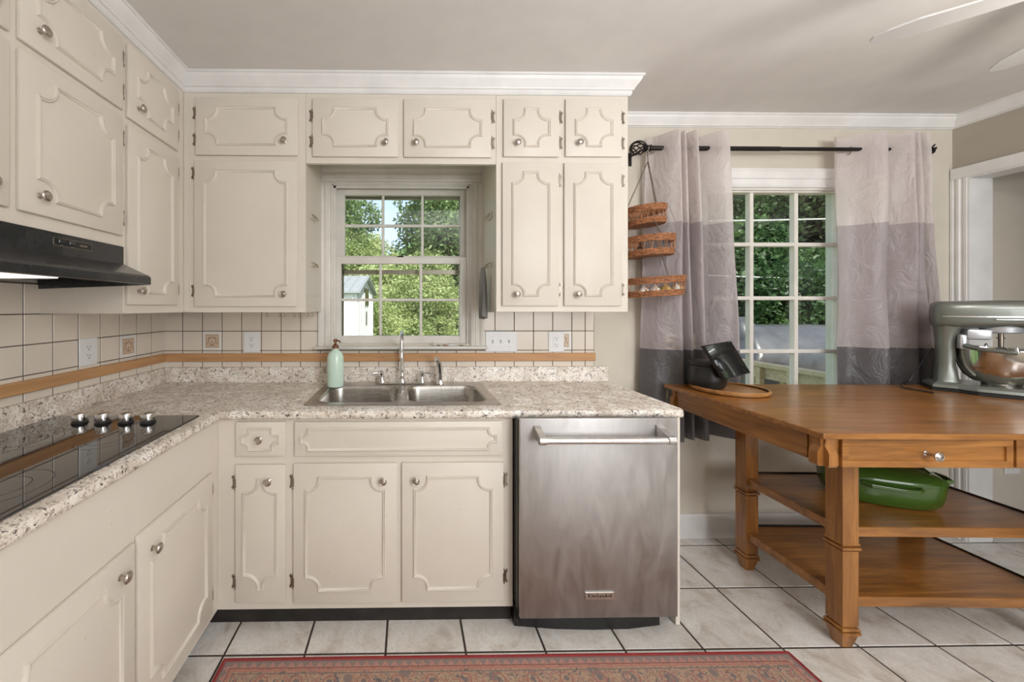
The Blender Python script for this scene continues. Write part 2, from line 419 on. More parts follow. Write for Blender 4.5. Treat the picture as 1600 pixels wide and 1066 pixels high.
# ------------------------------------------------------------------ structure
def struct(name, b, mat, loc=(0, 0, 0), parent=None, smooth=False):
    return part(name, b, mat, parent, smooth, loc=loc, kind='structure')
W1 = (-.419, .357, 1.10, 1.996); W2 = (1.447, 2.497, .74, 1.985)
b = B()
for x0, x1, z0, z1 in [(LW-.15, W1[0], 0, 2.5), (W1[0], W1[1], 0, W1[2]), (W1[0], W1[1], W1[3], 2.5), (W1[1], W2[0], 0, 2.5),
                       (W2[0], W2[1], 0, W2[2]), (W2[0], W2[1], W2[3], 2.5), (W2[1], NX, 0, 2.5)]:
    b.box(x0, x1, D, D+(.085 if x0 >= W2[1] else .13), z0, z1)
wall_back = struct('wall_back', b, 'wall', (0, D, 0))
wall_left = struct('wall_left', B().box(LW-.13, LW, REAR, D, 0, 2.5), 'wall', (LW, 0, 0))
b = B().box(RW, RW+.11, 2.012, D, 0, 2.5).box(RW, RW+.11, .75, 2.012, 2.03, 2.5).box(RW, RW+.11, REAR, .75, 0, 2.5)
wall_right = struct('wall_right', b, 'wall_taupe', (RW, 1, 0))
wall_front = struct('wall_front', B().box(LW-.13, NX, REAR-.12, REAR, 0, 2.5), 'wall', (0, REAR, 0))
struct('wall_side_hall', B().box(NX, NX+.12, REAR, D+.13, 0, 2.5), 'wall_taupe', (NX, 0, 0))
ceiling = struct('ceiling', B().box(LW-.13, NX+.1, REAR-.12, D+.13, CZ, CZ+.12), 'ceiling', (0, 0, CZ))
floor = struct('floor', B().box(LW-.13, NX+.1, REAR-.12, D+.13, -.10, -.003), 'grout', (0, 0, 0))
# floor tiles, one object each
P_ = .3035; gt = .0085
tb = B(); h = P_/2-gt/2
tb.rings([[(-h, -h, -.006), (h, -h, -.006), (h, h, -.006), (-h, h, -.006)], [(-h, -h, -.0015), (h, -h, -.0015), (h, h, -.0015), (-h, h, -.0015)],
          [(-h+.0015, -h+.0015, 0), (h-.0015, -h+.0015, 0), (h-.0015, h-.0015, 0), (-h+.0015, h-.0015, 0)]])
tile_me = make_mesh('floor_tile', tb, 'floor_tile')
GX, GY = -.688, 1.395
def clip_tile(x0, x1, y0, y1):
    q = B(); c = .0015
    q.rings([[(x0, y0, -.006), (x1, y0, -.006), (x1, y1, -.006), (x0, y1, -.006)], [(x0, y0, -.0015), (x1, y0, -.0015), (x1, y1, -.0015), (x0, y1, -.0015)],
             [(x0+c, y0+c, 0), (x1-c, y0+c, 0), (x1-c, y1-c, 0), (x0+c, y1-c, 0)]])
    return q
for j in range(-11, 3):
    for i in range(-1, 19):
        x0, x1 = GX+i*P_+gt/2, GX+(i+1)*P_-gt/2; y0, y1 = GY+j*P_+gt/2, GY+(j+1)*P_-gt/2
        if j == 2: y1 = D-.002
        if y0 > D-.02: continue
        if x0 > NX-.1: continue
        if j < -6 and (i < 0 or i > 12): continue
        if j == 2:
            part('floor_tile', clip_tile(x0, x1, y0, y1), 'floor_tile', floor, loc=((x0+x1)/2, (y0+y1)/2, 0))
            continue
        o = bpy.data.objects.new('floor_tile', tile_me); COL.objects.link(o); o.parent = floor
        o.location = ((x0+x1)/2, (y0+y1)/2, random.uniform(-.0004, .0004))
# crown mouldings: profile (distance from wall face, z)
def crown(p=.055, hgt=.078):
    z = CZ; b0 = z-hgt
    return [(0, z-.0005), (p, z-.0005), (p, z-.010), (p-.006, z-.012), (p-.010, z-.024), (p-.022, z-.042), (.020, z-.054), (.018, z-.060),
            (.012, z-.062), (.011, b0+.006), (.006, b0), (0, b0)]
# travelling so that the room lies on the left-hand side of the path
struct('trim_1', B().ext(crown(.05, .083), [(1.052, D), (1.052, UF), (UL, UF), (UL, REAR)]).v and B().ext([(-d, z) for d, z in crown(.05, .083)], [(UL, REAR), (UL, UF), (1.052, UF), (1.052, D)]), 'white_trim', (0, UF, CZ), smooth=False)
struct('trim_2', B().ext([(-d, z) for d, z in crown(.05, .066)], [(1.052, D), (RW, D), (RW, REAR)]), 'white_trim', (RW, D, CZ))
def basep(hh=.135): return [(0, 0), (-.015, 0), (-.015, hh-.012), (-.008, hh), (0, hh)]
struct('baseboard_back', B().ext(basep(), [(1.13, D), (RW, D)]), 'white_trim', (2, D, 0))
struct('baseboard_hall', B().ext(basep(), [(RW+.11, D), (NX, D)]), 'white_trim', (4, D, 0))
struct('baseboard_right', B().ext(basep(), [(RW, .66), (RW, REAR)]), 'white_trim', (RW, 0, 0))
# doorway casing in right wall (a cased opening)
door = thing('door_1', None, None, (RW, 2.0, 0), kind='structure'); 
fl = [(0, 0), (0, .020), (.010, .020), (.014, .014), (.020, .014), (.024, .020), (.034, .020), (.038, .013), (.046, .013), (.050, .017), (.060, .017), (.060, 0)]
def casing_v(y0, sgn, z0, z1):
    q = B(); q.rings([[(RW-w, y0+sgn*u, z) for u, w in fl] for z in (z0, z1)]); return q
part('casing', casing_v(2.072, -1, 0, 2.03), 'white_trim', door)
part('casing', casing_v(.69, 1, 0, 2.03), 'white_trim', door)
part('head_casing', B().box(RW-.021, RW, .69, 2.072, 2.0305, 2.092, .003), 'white_trim', door)
part('jamb', B().box(RW-.012, RW+.122, 2.004, 2.013, 0, 2.03), 'white_trim', door)
part('jamb', B().box(RW-.012, RW+.122, .749, .758, 0, 2.03), 'white_trim', door)
part('head_jamb', B().box(RW-.012, RW+.122, .758, 2.004, 2.022, 2.031), 'white_trim', door)

# ------------------------------------------------------------------ wall tiles
TP = .1083
def tile_b(u0, u1, v0, v1, m):
    q = B(); g = .0015; c = .0016; t = .007
    a0, a1, c0, c1 = u0+g, u1-g, v0+g, v1-g
    q.rings([[(a0, c0, 0), (a1, c0, 0), (a1, c1, 0), (a0, c1, 0)], [(a0, c0, t-c), (a1, c0, t-c), (a1, c1, t-c), (a0, c1, t-c)],
             [(a0+c, c0+c, t), (a1-c, c0+c, t), (a1-c, c1-c, t), (a0+c, c1-c, t)]], m=m)
    return q
def tiles(parent, mapm, us, rows, skip=lambda a, b, c, d: False, special=()):
    mats = M
    for r, (v0, v1) in enumerate(rows):
        for i in range(len(us)-1):
            u0, u1 = us[i], us[i+1]
            if skip(u0, u1, v0, v1): continue
            sp = (r, i) in special
            cen = mapm @ Vector(((u0+u1)/2, (v0+v1)/2, 0))
            o = part('wall_tile', tile_b(u0, u1, v0, v1, mapm), 'tile_white' if sp else 'tile', parent, loc=cen)
            if sp:
                o['label'] = 'white tile printed with a brown flower motif'
                uc, vc = (u0+u1)/2, (v0+v1)/2; s = .037; q = B(); w = .0071
                q.box(uc-s, uc+s, vc-s, vc+s, .0065, w, 0, mapm)
                part('motif_ground', q, 'motif_bg', o)
                q = B(); w0, w1 = .0071, .0074
                for k in range(9):          # dotted border
                    e = -s+ (k+.5)*2*s/9
                    for (a, c2) in ((e, s-.003), (e, -s+.003), (s-.003, e), (-s+.003, e)):
                        q.box(uc+a-.0025, uc+a+.0025, vc+c2-.002, vc+c2+.002, w0, w1, 0, mapm)
                def curl(pts, th=.0016):
                    for p0, p1 in zip(pts[:-1], pts[1:]):
                        d = (Vector(p1)-Vector(p0)).normalized(); nn = Vector((-d.y, d.x))*th
                        quad = [(Vector(p0)+nn), (Vector(p1)+nn), (Vector(p1)-nn), (Vector(p0)-nn)]
                        q.prism([(uc+x.x, vc+x.y) for x in quad], w0, w1, mapm)
                for sg in (-1, 1):
                    curl([(sg*(.004+.017*math.sin(t)), -.016+.018*(1-math.cos(t))) for t in np.linspace(0, 2.7, 8)])
                    curl([(sg*(.014+.008*math.cos(t)), .012+.008*math.sin(t)) for t in np.linspace(-.6, 3.6, 8)])
                    curl([(sg*(.025+.004*math.cos(t)), -.014+.006*math.sin(t)) for t in np.linspace(-1.5, 2.6, 6)])
                for (cx_, cy_, r_) in ((0, .024, .004), (-.006, .018, .003), (.006, .018, .003), (0, -.006, .0045), (0, -.022, .006), (-.012, -.024, .004), (.012, -.024, .004), (-.022, .004, .0035), (.022, .004, .0035)):
                    q.prism([(uc+cx_+r_*math.cos(2*PI*k/8), vc+cy_+r_*math.sin(2*PI*k/8)) for k in range(8)], w0, w1, mapm)
                part('motif', q, 'motif', o)
rows = [(.9705, 1.064), (1.064, 1.172), (1.172, 1.281)]
us = [LW+TP*k*1.003 for k in range(0, 23)]
us = [u for u in us if u < 1.0] + [1.003, 1.054]
gb = B().box(LW, 1.054, D-.0085, D, .97, 1.064).box(LW, -.494, D-.0085, D, 1.064, 1.283).box(.429, 1.054, D-.0085, D, 1.064, 1.283)
backing = part('grout_bed', gb, 'grout', wall_back)
# openings for window casing: tiles left of it, tiles under the stool, tiles right of it
wl, wr = -.494, .429
usl = [u for u in us if u < wl-.04]+[wl]; usr = [wr]+[u for u in us if u > wr+.02]
tiles(wall_back, BACK(D-.003), usl, rows[1:], special=((0, 2),))
tiles(wall_back, BACK(D-.003), usr, rows[1:], special=((0, 4),))
tiles(wall_back, BACK(D-.003), us, rows[:1])
rowsL = rows+[(1.281, 1.390)]
usL = [D-.004-TP*k for k in range(0, 17)][::-1]
part('grout_bed', B().box(LW, LW+.0085, usL[0], D, .97, 1.392), 'grout', wall_left)
tiles(wall_left, LEFT(LW+.003), usL, rowsL, skip=lambda a, b_, c, d: c > 1.25 and (a+b_)/2 > 1.39, special=((1, len(usL)-4),))
# oak rail
tag(part('wood_rail', B().box(LW+.006, 1.056, D-.026, D-.009, 1.005, 1.049, .003), 'rail_x', None, loc=(0, D, 1)),
    'long oak rail across the back wall tiles under the sink window', 'trim')
tag(part('wood_rail', B().box(LW+.009, LW+.026, usL[0], D-.027, 1.005, 1.049, .003), 'rail_y', None, loc=(LW, 1.3, 1)),
    'oak rail along the left wall tiles behind the cooktop', 'trim')

# ------------------------------------------------------------------ hardware
def knob(parent, m, u, v, w):
    q = B(); mm = m @ Matrix.Translation((u, v, w))
    q.lathe([(.0085, 0), (.0085, .0015), (.0048, .004), (.0042, .012), (.006, .0155), (.0125, .0175), (.0150, .0205), (.0150, .0225), (.0128, .0245), (.0118, .0240), (.0105, .0262), (.006, .0278), (.0005, .0283)], seg=20, m=mm)
    return part('knob', q, 'nickel', parent, True, loc=m @ Vector((u, v, w)))
def hinge(parent, m, u, v, w, side):
    """side: +1 when the door lies to the right of the hinge"""
    q = B(); mm = m @ Matrix.Translation((u, v, w))
    q.box(-side*.012, 0, -.021, .021, 0, .0022, .001, mm)
    for s in (-1, 1):
        q.prism([(-side*.012+.004*math.cos(t), s*.021+.007*math.sin(t)) for t in np.linspace(0, 2*PI, 9)[:-1]], 0, .0022, mm)
        q.lathe([(.0005, 0), (.0035, .002), (.0025, .005), (.0005, .008)], seg=8, m=mm @ Matrix.Translation((0, s*.026, .005)) @ Matrix.Rotation(-s*PI/2, 4, 'X'))
    q.lathe([(.0042, -.026), (.0042, .026)], seg=8, m=mm @ Matrix.Translation((0, 0, .006)) @ Matrix.Rotation(PI/2, 4, 'X'))
    q.box(0, side*.006, -.018, .018, .002, .013, .001, mm)
    return part('hinge', q, 'pewter', parent, True, loc=m @ Vector((u, v, w)))
def scoop(u0, u1, v0, v1, R, s, d, n=8):
    pts = []
    def corner(cx, cy, sx, sy, rev):
        L = [(cx+sx*d, cy+sy*(R+d)), (cx+sx*s, cy+sy*(R+d))]
        r = R-s+d
        L += [(cx+sx*(s+r*math.sin(t)), cy+sy*(s+r*math.cos(t))) for t in np.linspace(0, PI/2, n)[1:-1]]
        L += [(cx+sx*(R+d), cy+sy*s), (cx+sx*(R+d), cy+sy*d)]
        return L[::-1] if rev else L
    pts += corner(u0, v0, 1, 1, False); pts += corner(u1, v0, -1, 1, True)
    pts += corner(u1, v1, -1, -1, False); pts += corner(u0, v1, 1, -1, True)
    return pts
def front(parent, m, u0, u1, v0, v1, name='door', inset=.043, R=.053, vin=None, th=.012, w0=.0005, kn=None, hs=None, hz=None, tilt=None, mould=True, s=.0145):
    """a door or drawer front on plane w0, with moulding, knob and hinges"""
    q = B(); q.box(u0, u1, v0, v1, w0, w0+th, .0035, m, 2)
    d = part(name, q, 'cream', parent, True, loc=m @ Vector(((u0+u1)/2, v0, w0)))
    if mould:
        vi = inset if vin is None else vin
        prof = [(0, -.001), (.0010, .0045), (.0030, .0062), (.0052, .0026), (.0066, .0022), (.0086, .0056), (.0108, .0044), (.0120, -.001)]
        rs = [[(x, y, w0+th+h) for x, y in scoop(u0+inset, u1-inset, v0+vi, v1-vi, R, s, dd)] for dd, h in prof]
        part('moulding', B().rings(rs, True, False, False, m), 'cream', d, True, ang=50)
    if kn: knob(d, m, kn[0], kn[1], w0+th)
    if hs:
        u = u0 if hs > 0 else u1
        for v in hz: hinge(d, m, u-hs*.002, v, w0, hs)
    return d
CAT = 'cabinet'
# ---- upper cabinets on the back wall
def upper(label, x0, x1, z0, z1, y0=UF, y1=D, bottom=True):
    t = thing('wall_cabinet', label, CAT, ((x0+x1)/2, (y0+y1)/2, z0), group='cream wall cabinets')
    if bottom: part('body', B().box(x0, x1, y0, y1-.0015, z0, z1, .0012), 'cream', t)
    else: part('body', B().box(x0, x1, y0, y0+.02, z0, z1, .0012).box(x0, x1, y0+.0201, y1-.0015, 2.112, z1), 'cream', t)
    return t
mB = BACK(UF)
t = upper('cream corner wall cabinet with one wide tall door left of the window', -1.040, -.4755, 1.281, 2.332)
part('corner_stile', B().box(-1.0405, -1.013, UF-.003, UF+.001, 1.283, 2.33), 'cream', t)
front(t, mB, -.983, -.510, 2.013, 2.281, kn=(-.570, 2.077), hs=1, hz=(2.212, 2.088))
front(t, mB, -.989, -.513, 1.309, 1.986, kn=(-.570, 1.366), hs=1, hz=(1.932, 1.382))
t = upper('cream wall cabinet with two short doors above the window', -.4745, .4205, 1.981, 2.332, bottom=False)
front(t, mB, -.441, -.042, 2.009, 2.282, kn=(-.100, 2.072), hs=1, hz=(2.203, 2.082))
front(t, mB, -.015, .397, 2.009, 2.282, kn=(.040, 2.072), hs=-1, hz=(2.203, 2.080))
t = upper('cream wall cabinet with four narrow doors right of the window', .4215, 1.050, 1.283, 2.332)
front(t, mB, .454, .719, 2.014, 2.286, kn=(.517, 2.075), hs=-1, hz=(2.203, 2.082))
front(t, mB, .747, 1.015, 2.016, 2.288, kn=(.808, 2.078), hs=-1, hz=(2.203, 2.082))
front(t, mB, .448, .717, 1.312, 1.988, kn=(.512, 1.366), hs=-1, hz=(1.905, 1.388))
front(t, mB, .741, 1.015, 1.312, 1.987, kn=(.801, 1.366), hs=-1, hz=(1.905, 1.388))
# ---- upper cabinets on the left wall
mL = LEFT(UL)
def upperL(label, y0, y1, z0, z1):
    t = thing('wall_cabinet', label, CAT, ((LW+UL)/2, (y0+y1)/2, z0), group='cream wall cabinets')
    part('body', B().box(LW+.0015, UL, y0, y1, z0, z1, .0012), 'cream', t)
    return t
t = upperL('narrow cream wall cabinet in the left corner beside the hood', 1.3715, 1.7385, 1.2815, 2.332)
front(t, mL, 1.381, 1.682, 2.009, 2.283, kn=(1.432, 2.068), hs=-1, hz=(2.205, 2.085))
front(t, mL, 1.381, 1.682, 1.315, 1.981, kn=(1.432, 1.368), hs=-1, hz=(1.915, 1.385))
t = upperL('cream double-door wall cabinet above the black range hood', .60, 1.3705, 1.527, 2.332)
front(t, mL, .997, 1.357, 2.022, 2.282, kn=(1.050, 2.080), hs=-1, hz=(2.215, 2.095))
front(t, mL, .997, 1.357, 1.565, 1.996, kn=(1.050, 1.618), hs=-1, hz=(1.925, 1.632))
front(t, mL, .615, .973, 2.022, 2.282, kn=(.920, 2.080), hs=1, hz=(2.215, 2.095))
front(t, mL, .615, .973, 1.565, 1.996, kn=(.920, 1.618), hs=1, hz=(1.925, 1.632))
t = upperL('cream wall cabinet on the left wall nearest the camera', .20, .599, 1.2815, 2.332)
front(t, mL, .215, .585, 2.022, 2.282, kn=(.27, 2.080), hs=-1, hz=(2.215, 2.095))
front(t, mL, .215, .585, 1.315, 1.996, kn=(.27, 1.37), hs=-1, hz=(1.925, 1.39))

# ---- base cabinets
CB = .853
t = thing('base_cabinet', 'cream sink base cabinet with three doors and a long false drawer', CAT, (-.17, 1.8, 0), group='cream base cabinets')
q = B().box(-.7685, .434, BF, BF+.02, .077, CB, .001).box(-.7685, .434, BF+.0201, D-.03, .077, .10).box(.416, .434, BF+.0201, D-.03, .10, CB).box(-.7685, -.75, BF+.0201, D-.03, .10, CB)
part('body', q, 'cream', t)
part('toe_kick', B().box(-.83, .434, 1.540, 1.56, .001, .0765), 'kick', t)
mC = BACK(BF)
front(t, mC, -.691, -.491, .704, .842, 'drawer', inset=.021, R=.028, s=.0135, kn=(-.592, .774))
front(t, mC, -.455, .388, .702, .841, 'drawer', inset=.021, R=.030, s=.0135)
front(t, mC, -.693, -.491, .112, .669, inset=.029, R=.058, vin=.05, kn=(-.556, .607), hs=1, hz=(.595, .193))
front(t, mC, -.460, -.041, .107, .673, inset=.046, R=.053, vin=.05, kn=(-.096, .607), hs=1, hz=(.597, .193))
front(t, mC, -.021, .394, .107, .673, inset=.046, R=.053, vin=.05, kn=(.035, .607), hs=-1, hz=(.60, .205))
t = thing('base_cabinet', 'cream left-hand base cabinet under the black cooktop', CAT, (-1.06, .9, 0), group='cream base cabinets')
q = B().box(LF-.02, LF, .30, BF+.0195, .077, CB, .001).box(LW+.03, LF-.0201, .30, .32, .077, CB).box(LW+.03, LF-.0201, .321, D-.03, .077, .10)
part('body', q, 'cream', t)
part('toe_kick', B().box(LF-.08, LF-.06, .30, 1.539, .001, .0765), 'kick', t)
mD = LEFT(LF)
front(t, mD, 1.052, 1.452, .107, .660, kn=(1.108, .590), hs=-1, hz=(.595, .182), inset=.046, vin=.05)
front(t, mD, .640, 1.040, .107, .650, kn=(.985, .592), hs=1, hz=(.595, .182), inset=.046, vin=.05)
# right end panel next to the dishwasher
tag(part('end_panel', B().box(1.103, 1.121, BF-.01, D-.001, .001, CB, .001), 'cream', None, loc=(1.11, 1.8, 0)),
    'cream end panel at the right side of the dishwasher', 'panel')

# ------------------------------------------------------------------ countertop
ct = thing('countertop', 'speckled beige granite-look laminate countertop with low backsplash', 'countertop', (-.2, 1.8, CT-.036))
th = .036
def ctop_prof(W_):       # (distance from wall, z)
    z1 = CT; z0 = CT-th
    return [(.002, z0), (W_-.008, z0), (W_-.002, z0+.005), (W_, z0+.012), (W_, z1-.014), (W_-.004, z1-.005), (W_-.013, z1),
            (.034, z1), (.026, z1+.004), (.022, z1+.012), (.022, z1+.078), (.019, z1+.083), (.002, z1+.083)]
Wb = D-CF; Wl = CLX-LW
SX0, SX1, SY0, SY1 = -.425, .388, 1.578, 2.022       # hole for the sink
XE = 1.128
def mitx(d): return LW + d*Wl/Wb
pb = ctop_prof(Wb)
q = B()
q.rings([[(mitx(d)+.0006, D-d, z) for d, z in pb], [(SX0, D-d, z) for d, z in pb]])
q.rings([[(SX1, D-d, z) for d, z in pb], [(XE, D-d, z) for d, z in pb]])
q.rings([[(x, D-d, z) for d, z in pb if d > D-SY0] + [(x, SY0, CT), (x, SY0, CT-th)] for x in (SX0, SX1)])
q.rings([[(x, D-d, z) for d, z in [(.002, CT-th), (D-SY1, CT-th), (D-SY1, CT)]+pb[7:]] for x in (SX0, SX1)])
part('back_run', q, 'granite', ct, True)
pl = ctop_prof(Wl)
q = B(); q.rings([[(LW+d, .28, z) for d, z in pl], [(LW+d, D-d*Wb/Wl, z) for d, z in pl]])
part('left_run', q, 'granite', ct, True)

# ------------------------------------------------------------------ sink
sk = thing('sink', 'double-bowl stainless steel sink set in the countertop under the window', 'sink', (-.02, 1.8, CT))
def rrect(x0, x1, y0, y1, r, z, n=6):
    out = []
    for cx, cy, a0 in ((x1-r, y1-r, 0), (x0+r, y1-r, 90), (x0+r, y0+r, 180), (x1-r, y0+r, 270)):
        for k in range(n+1):
            a = math.radians(a0+90*k/n); out.append((cx+r*math.cos(a), cy+r*math.sin(a), z))
    return out
bm = bmesh.new()
zt = CT+.0045
loops = [rrect(-.437, .400, 1.566, 2.034, .02, zt), rrect(-.395, -.040, 1.604, 1.945, .065, zt), rrect(.000, .360, 1.604, 1.945, .065, zt)]
for L in loops:
    vs = [bm.verts.new(p) for p in L]
    for i in range(len(vs)): bm.edges.new((vs[i], vs[(i+1) % len(vs)]))
bmesh.ops.triangle_fill(bm, edges=bm.edges[:], use_beauty=True, use_dissolve=False)
q = B().bm(bm)
q.rings([rrect(-.437, .400, 1.566, 2.034, .02, zt), rrect(-.440, .403, 1.563, 2.037, .022, CT+.0025), rrect(-.443, .406, 1.560, 2.040, .024, CT+.0003)], True, False, False)
o = part('rim', q, 'steel_sink', sk, True, recalc=True)
for nm, x0, x1 in (('bowl', -.395, -.040), ('bowl', .000, .360)):
    q = B(); rs = []
    for ins, dz, r in ((-.0, 0, .065), (.004, -.004, .062), (.008, -.02, .06), (.014, -.12, .056), (.020, -.150, .052), (.040, -.168, .045), (.08, -.172, .03)):
        rs.append(rrect(x0+ins, x1-ins, 1.604+ins, 1.945-ins, r, zt+dz))
    q.rings(rs, True, False, True)
    bw = part(nm, q, 'steel_sink', sk, True, ang=60)
    xc = (x0+x1)/2
    part('drain', B().lathe([(.043, 0), (.040, .004), (.030, .002), (.026, -.004), (.001, -.004)], (xc, 1.77, zt-.171), 20), 'chrome', bw, True)

# faucet
f = thing('faucet', 'chrome gooseneck faucet with two lever handles behind the sink', 'faucet', (-.027, 1.99, zt))
fx, fy = -.027, 1.992
part('base_plate', B().box(-.145, .093, fy-.024, fy+.024, zt, zt+.008, .004), 'chrome', f, True)
part('base', B().lathe([(.022, .008), (.021, .014), (.012, .03), (.014, .036), (.011, .05), (.009, .06)], (fx, fy, zt)), 'chrome', f, True)
pts = [(fx, fy, zt+.05), (fx, fy, zt+.22)] + [(fx, fy-.072+.072*math.cos(a), zt+.22+.060*math.sin(a)) for a in np.linspace(.2, PI-.25, 12)] + [(fx, fy-.146, zt+.185), (fx, fy-.148, zt+.178)]
part('spout', B().tube(pts, .0095, 12), 'chrome', f, True)
part('aerator', B().tube([(fx, fy-.148, zt+.182), (fx, fy-.149, zt+.158)], .0125, 14), 'chrome', f, True)
for s in (-1, 1):
    hx = fx+s*.108
    q = B().lathe([(.020, .008), (.019, .013), (.010, .030), (.0085, .045), (.011, .05), (.011, .060), (.006, .067), (.001, .068)], (hx, fy, zt))
    h_ = part('handle', q, 'chrome', f, True)
    part('lever', B().tube([(hx, fy, zt+.055), (hx+s*.02, fy-.002, zt+.058), (hx+s*.024, fy-.003, zt+.058), (hx+s*.058, fy-.008, zt+.056)], [.004, .005, .0065, .0055], 10), 'chrome', h_, True)
sx_ = .178
sp = thing('sink_sprayer', 'chrome pull-out side sprayer at the right of the faucet', 'sprayer', (sx_, 1.985, zt))
part('base', B().lathe([(.022, 0), (.021, .006), (.014, .016), (.0125, .022)], (sx_, 1.985, zt)), 'chrome', sp, True)
part('wand', B().tube([(sx_, 1.985, zt+.018), (sx_, 1.985, zt+.085), (sx_-.004, 1.98, zt+.11), (sx_-.016, 1.965, zt+.132), (sx_-.026, 1.952, zt+.138)], [.0115, .0135, .0135, .013, .0115], 12), 'chrome', sp, True)
part('trigger', B().tube([(sx_-.002, 1.968, zt+.06), (sx_-.006, 1.962, zt+.105)], .004, 8), 'black', sp, True)

# soap bottle
sb = thing('soap_dispenser', 'pale mint glass soap bottle with copper pump on sink corner', 'bottle', (-.372, 1.925, zt))
c = (-.372, 1.925, zt+.0005)
part('bottle', B().lathe([(.038, 0), (.0425, .004), (.043, .012), (.043, .140), (.041, .158), (.034, .174), (.021, .186), (.0145, .190), (.0145, .200)], c, 28), 'glass_green', sb, True)
part('collar', B().lathe([(.017, .198), (.017, .212), (.012, .214), (.006, .222), (.006, .232)], c, 18), 'pump', sb, True)
part('pump_head', B().lathe([(.005, .230), (.0115, .231), (.0115, .244), (.004, .247)], c, 16).tube([(c[0], c[1], c[2]+.240), (c[0]+.024, c[1]-.018, c[2]+.238), (c[0]+.028, c[1]-.021, c[2]+.230)], .004, 8), 'pump', sb, True)

# ------------------------------------------------------------------ cooktop
ck = thing('cooktop', 'black glass electric cooktop set in the left countertop', 'cooktop', (-1.05, 1.03, CT))
part('glass', B().box(-1.322, -.787, .654, 1.413, CT+.0005, CT+.007, .0015), 'cooktop', ck)
for (bx, by, br) in ((-1.18, .85, .075), (-.93, .85, .095), (-1.18, 1.15, .095), (-.93, 1.15, .075)):
    q = B()
    for rr in (br, br*.6):
        n_ = 40; q.rings([[(bx+(rr-.0008)*math.cos(2*PI*k/n_), by+(rr-.0008)*math.sin(2*PI*k/n_), CT+.0071) for k in range(n_)],
                          [(bx+(rr+.0008)*math.cos(2*PI*k/n_), by+(rr+.0008)*math.sin(2*PI*k/n_), CT+.0071) for k in range(n_)]], True, False, False)
    part('burner_ring', q, 'slot', ck, recalc=False)
for x in (-1.159, -1.078, -.997, -.920):
    k = part('knob', B().lathe([(.0215, .009), (.0225, .012), (.0225, .032), (.021, .0345), (.001, .035)], (x, 1.325, CT+.007), 24), 'steel_bright', ck, True)
    part('knob_base', B().lathe([(.024, 0), (.025, .003), (.021, .009), (.001, .009)], (x, 1.325, CT+.007), 24), 'black', k, True)
    part('pointer', B().box(x-.001, x+.001, 1.304, 1.325, CT+.0415, CT+.0428), 'black', k)

# ------------------------------------------------------------------ range hood
hd = thing('range_hood', 'black under-cabinet range hood with lit lens above the cooktop', 'range hood', (-1.15, .98, 1.372))
y0, y1 = .603, 1.368; xo = -.945
prof = [(LW+.008, 1.5262), (UL+.004, 1.5262), (UL+.004, 1.463), (xo, 1.420), (xo+.006, 1.412), (xo+.006, 1.389), (xo, 1.387), (xo-.002, 1.392), (xo-.004, 1.412), (UL-.02, 1.437), (LW+.06, 1.437), (LW+.008, 1.41)]
q = B(); q.rings([[(x, y, z) for x, z in prof] for y in (y0, y1)], m=None)
part('shell', q, 'black_hood', hd)
prof2 = [(LW+.008, 1.372), (xo+.002, 1.387), (xo+.002, 1.412), (xo-.004, 1.419), (UL+.002, 1.463), (UL+.002, 1.50), (LW+.008, 1.50)]
for ya, yb in ((y0-.0005, y0+.004), (y1-.004, y1+.0005)):
    part('end_cap', B().rings([[(x, y, z) for x, z in prof2] for y in (ya, yb)]), 'black_hood', hd)
part('lamp_lens', B().box(-1.23, -1.01, .72, 1.09, 1.389, 1.420, .004), 'hood_lens', hd)
part('filter', B().box(-1.335, -1.235, .66, 1.31, 1.402, 1.412), 'slot', hd)
cp = part('control_panel', B().box(UL+.0041, UL+.0052, 1.098, 1.231, 1.489, 1.513), 'pewter', hd, label='thin silver-bordered control strip')
part('panel_face', B().box(UL+.0052, UL+.0056, 1.1, 1.229, 1.4905, 1.5115), 'black', cp)
for ya in (1.112, 1.147):
    part('rocker_switch', B().box(UL+.0056, UL+.0095, ya, ya+.021, 1.496, 1.508, .002), 'black_hood', cp)
part('marking', B().box(UL+.0056, UL+.006, 1.185, 1.212, 1.4985, 1.5035), 'pewter', cp)
part('marking', B().box(UL+.0056, UL+.006, 1.118, 1.128, 1.4918, 1.4932).box(UL+.0056, UL+.006, 1.152, 1.163, 1.4918, 1.4932), 'pewter', cp)

# ------------------------------------------------------------------ dishwasher
DY = 1.432
dw = thing('dishwasher', 'stainless steel dishwasher with bar handle under the counter end', 'dishwasher', (.75, 1.7, 0))
part('tub', B().box(.4375, 1.098, DY+.055, D-.05, .11, .850), 'black', dw)
part('kick_plate', B().rings([[(.439, 1.505, z), (.60, 1.488, z), (.75, 1.482, z), (.90, 1.484, z), (1.036, 1.500, z), (1.036, 1.56, z), (.439, 1.56, z)] for z in (.001, .088)]), 'black', dw)
part('side_seal', B().box(.4385, .452, DY+.022, DY+.055, .05, .862), 'black', dw)
part('door', B().box(.4395, 1.062, DY, DY+.018, .090, .872, .004, None, 2), 'steel_door', dw, True)
part('door_liner', B().box(.452, 1.058, DY+.0185, DY+.0545, .094, .852), 'black', dw)
hy = DY-.062; hz_ = .8075
hd_ = part('handle', B().tube([(.512, hy, hz_), (.982, hy, hz_-.002)], .0130, 16), 'steel_bright', dw, True)
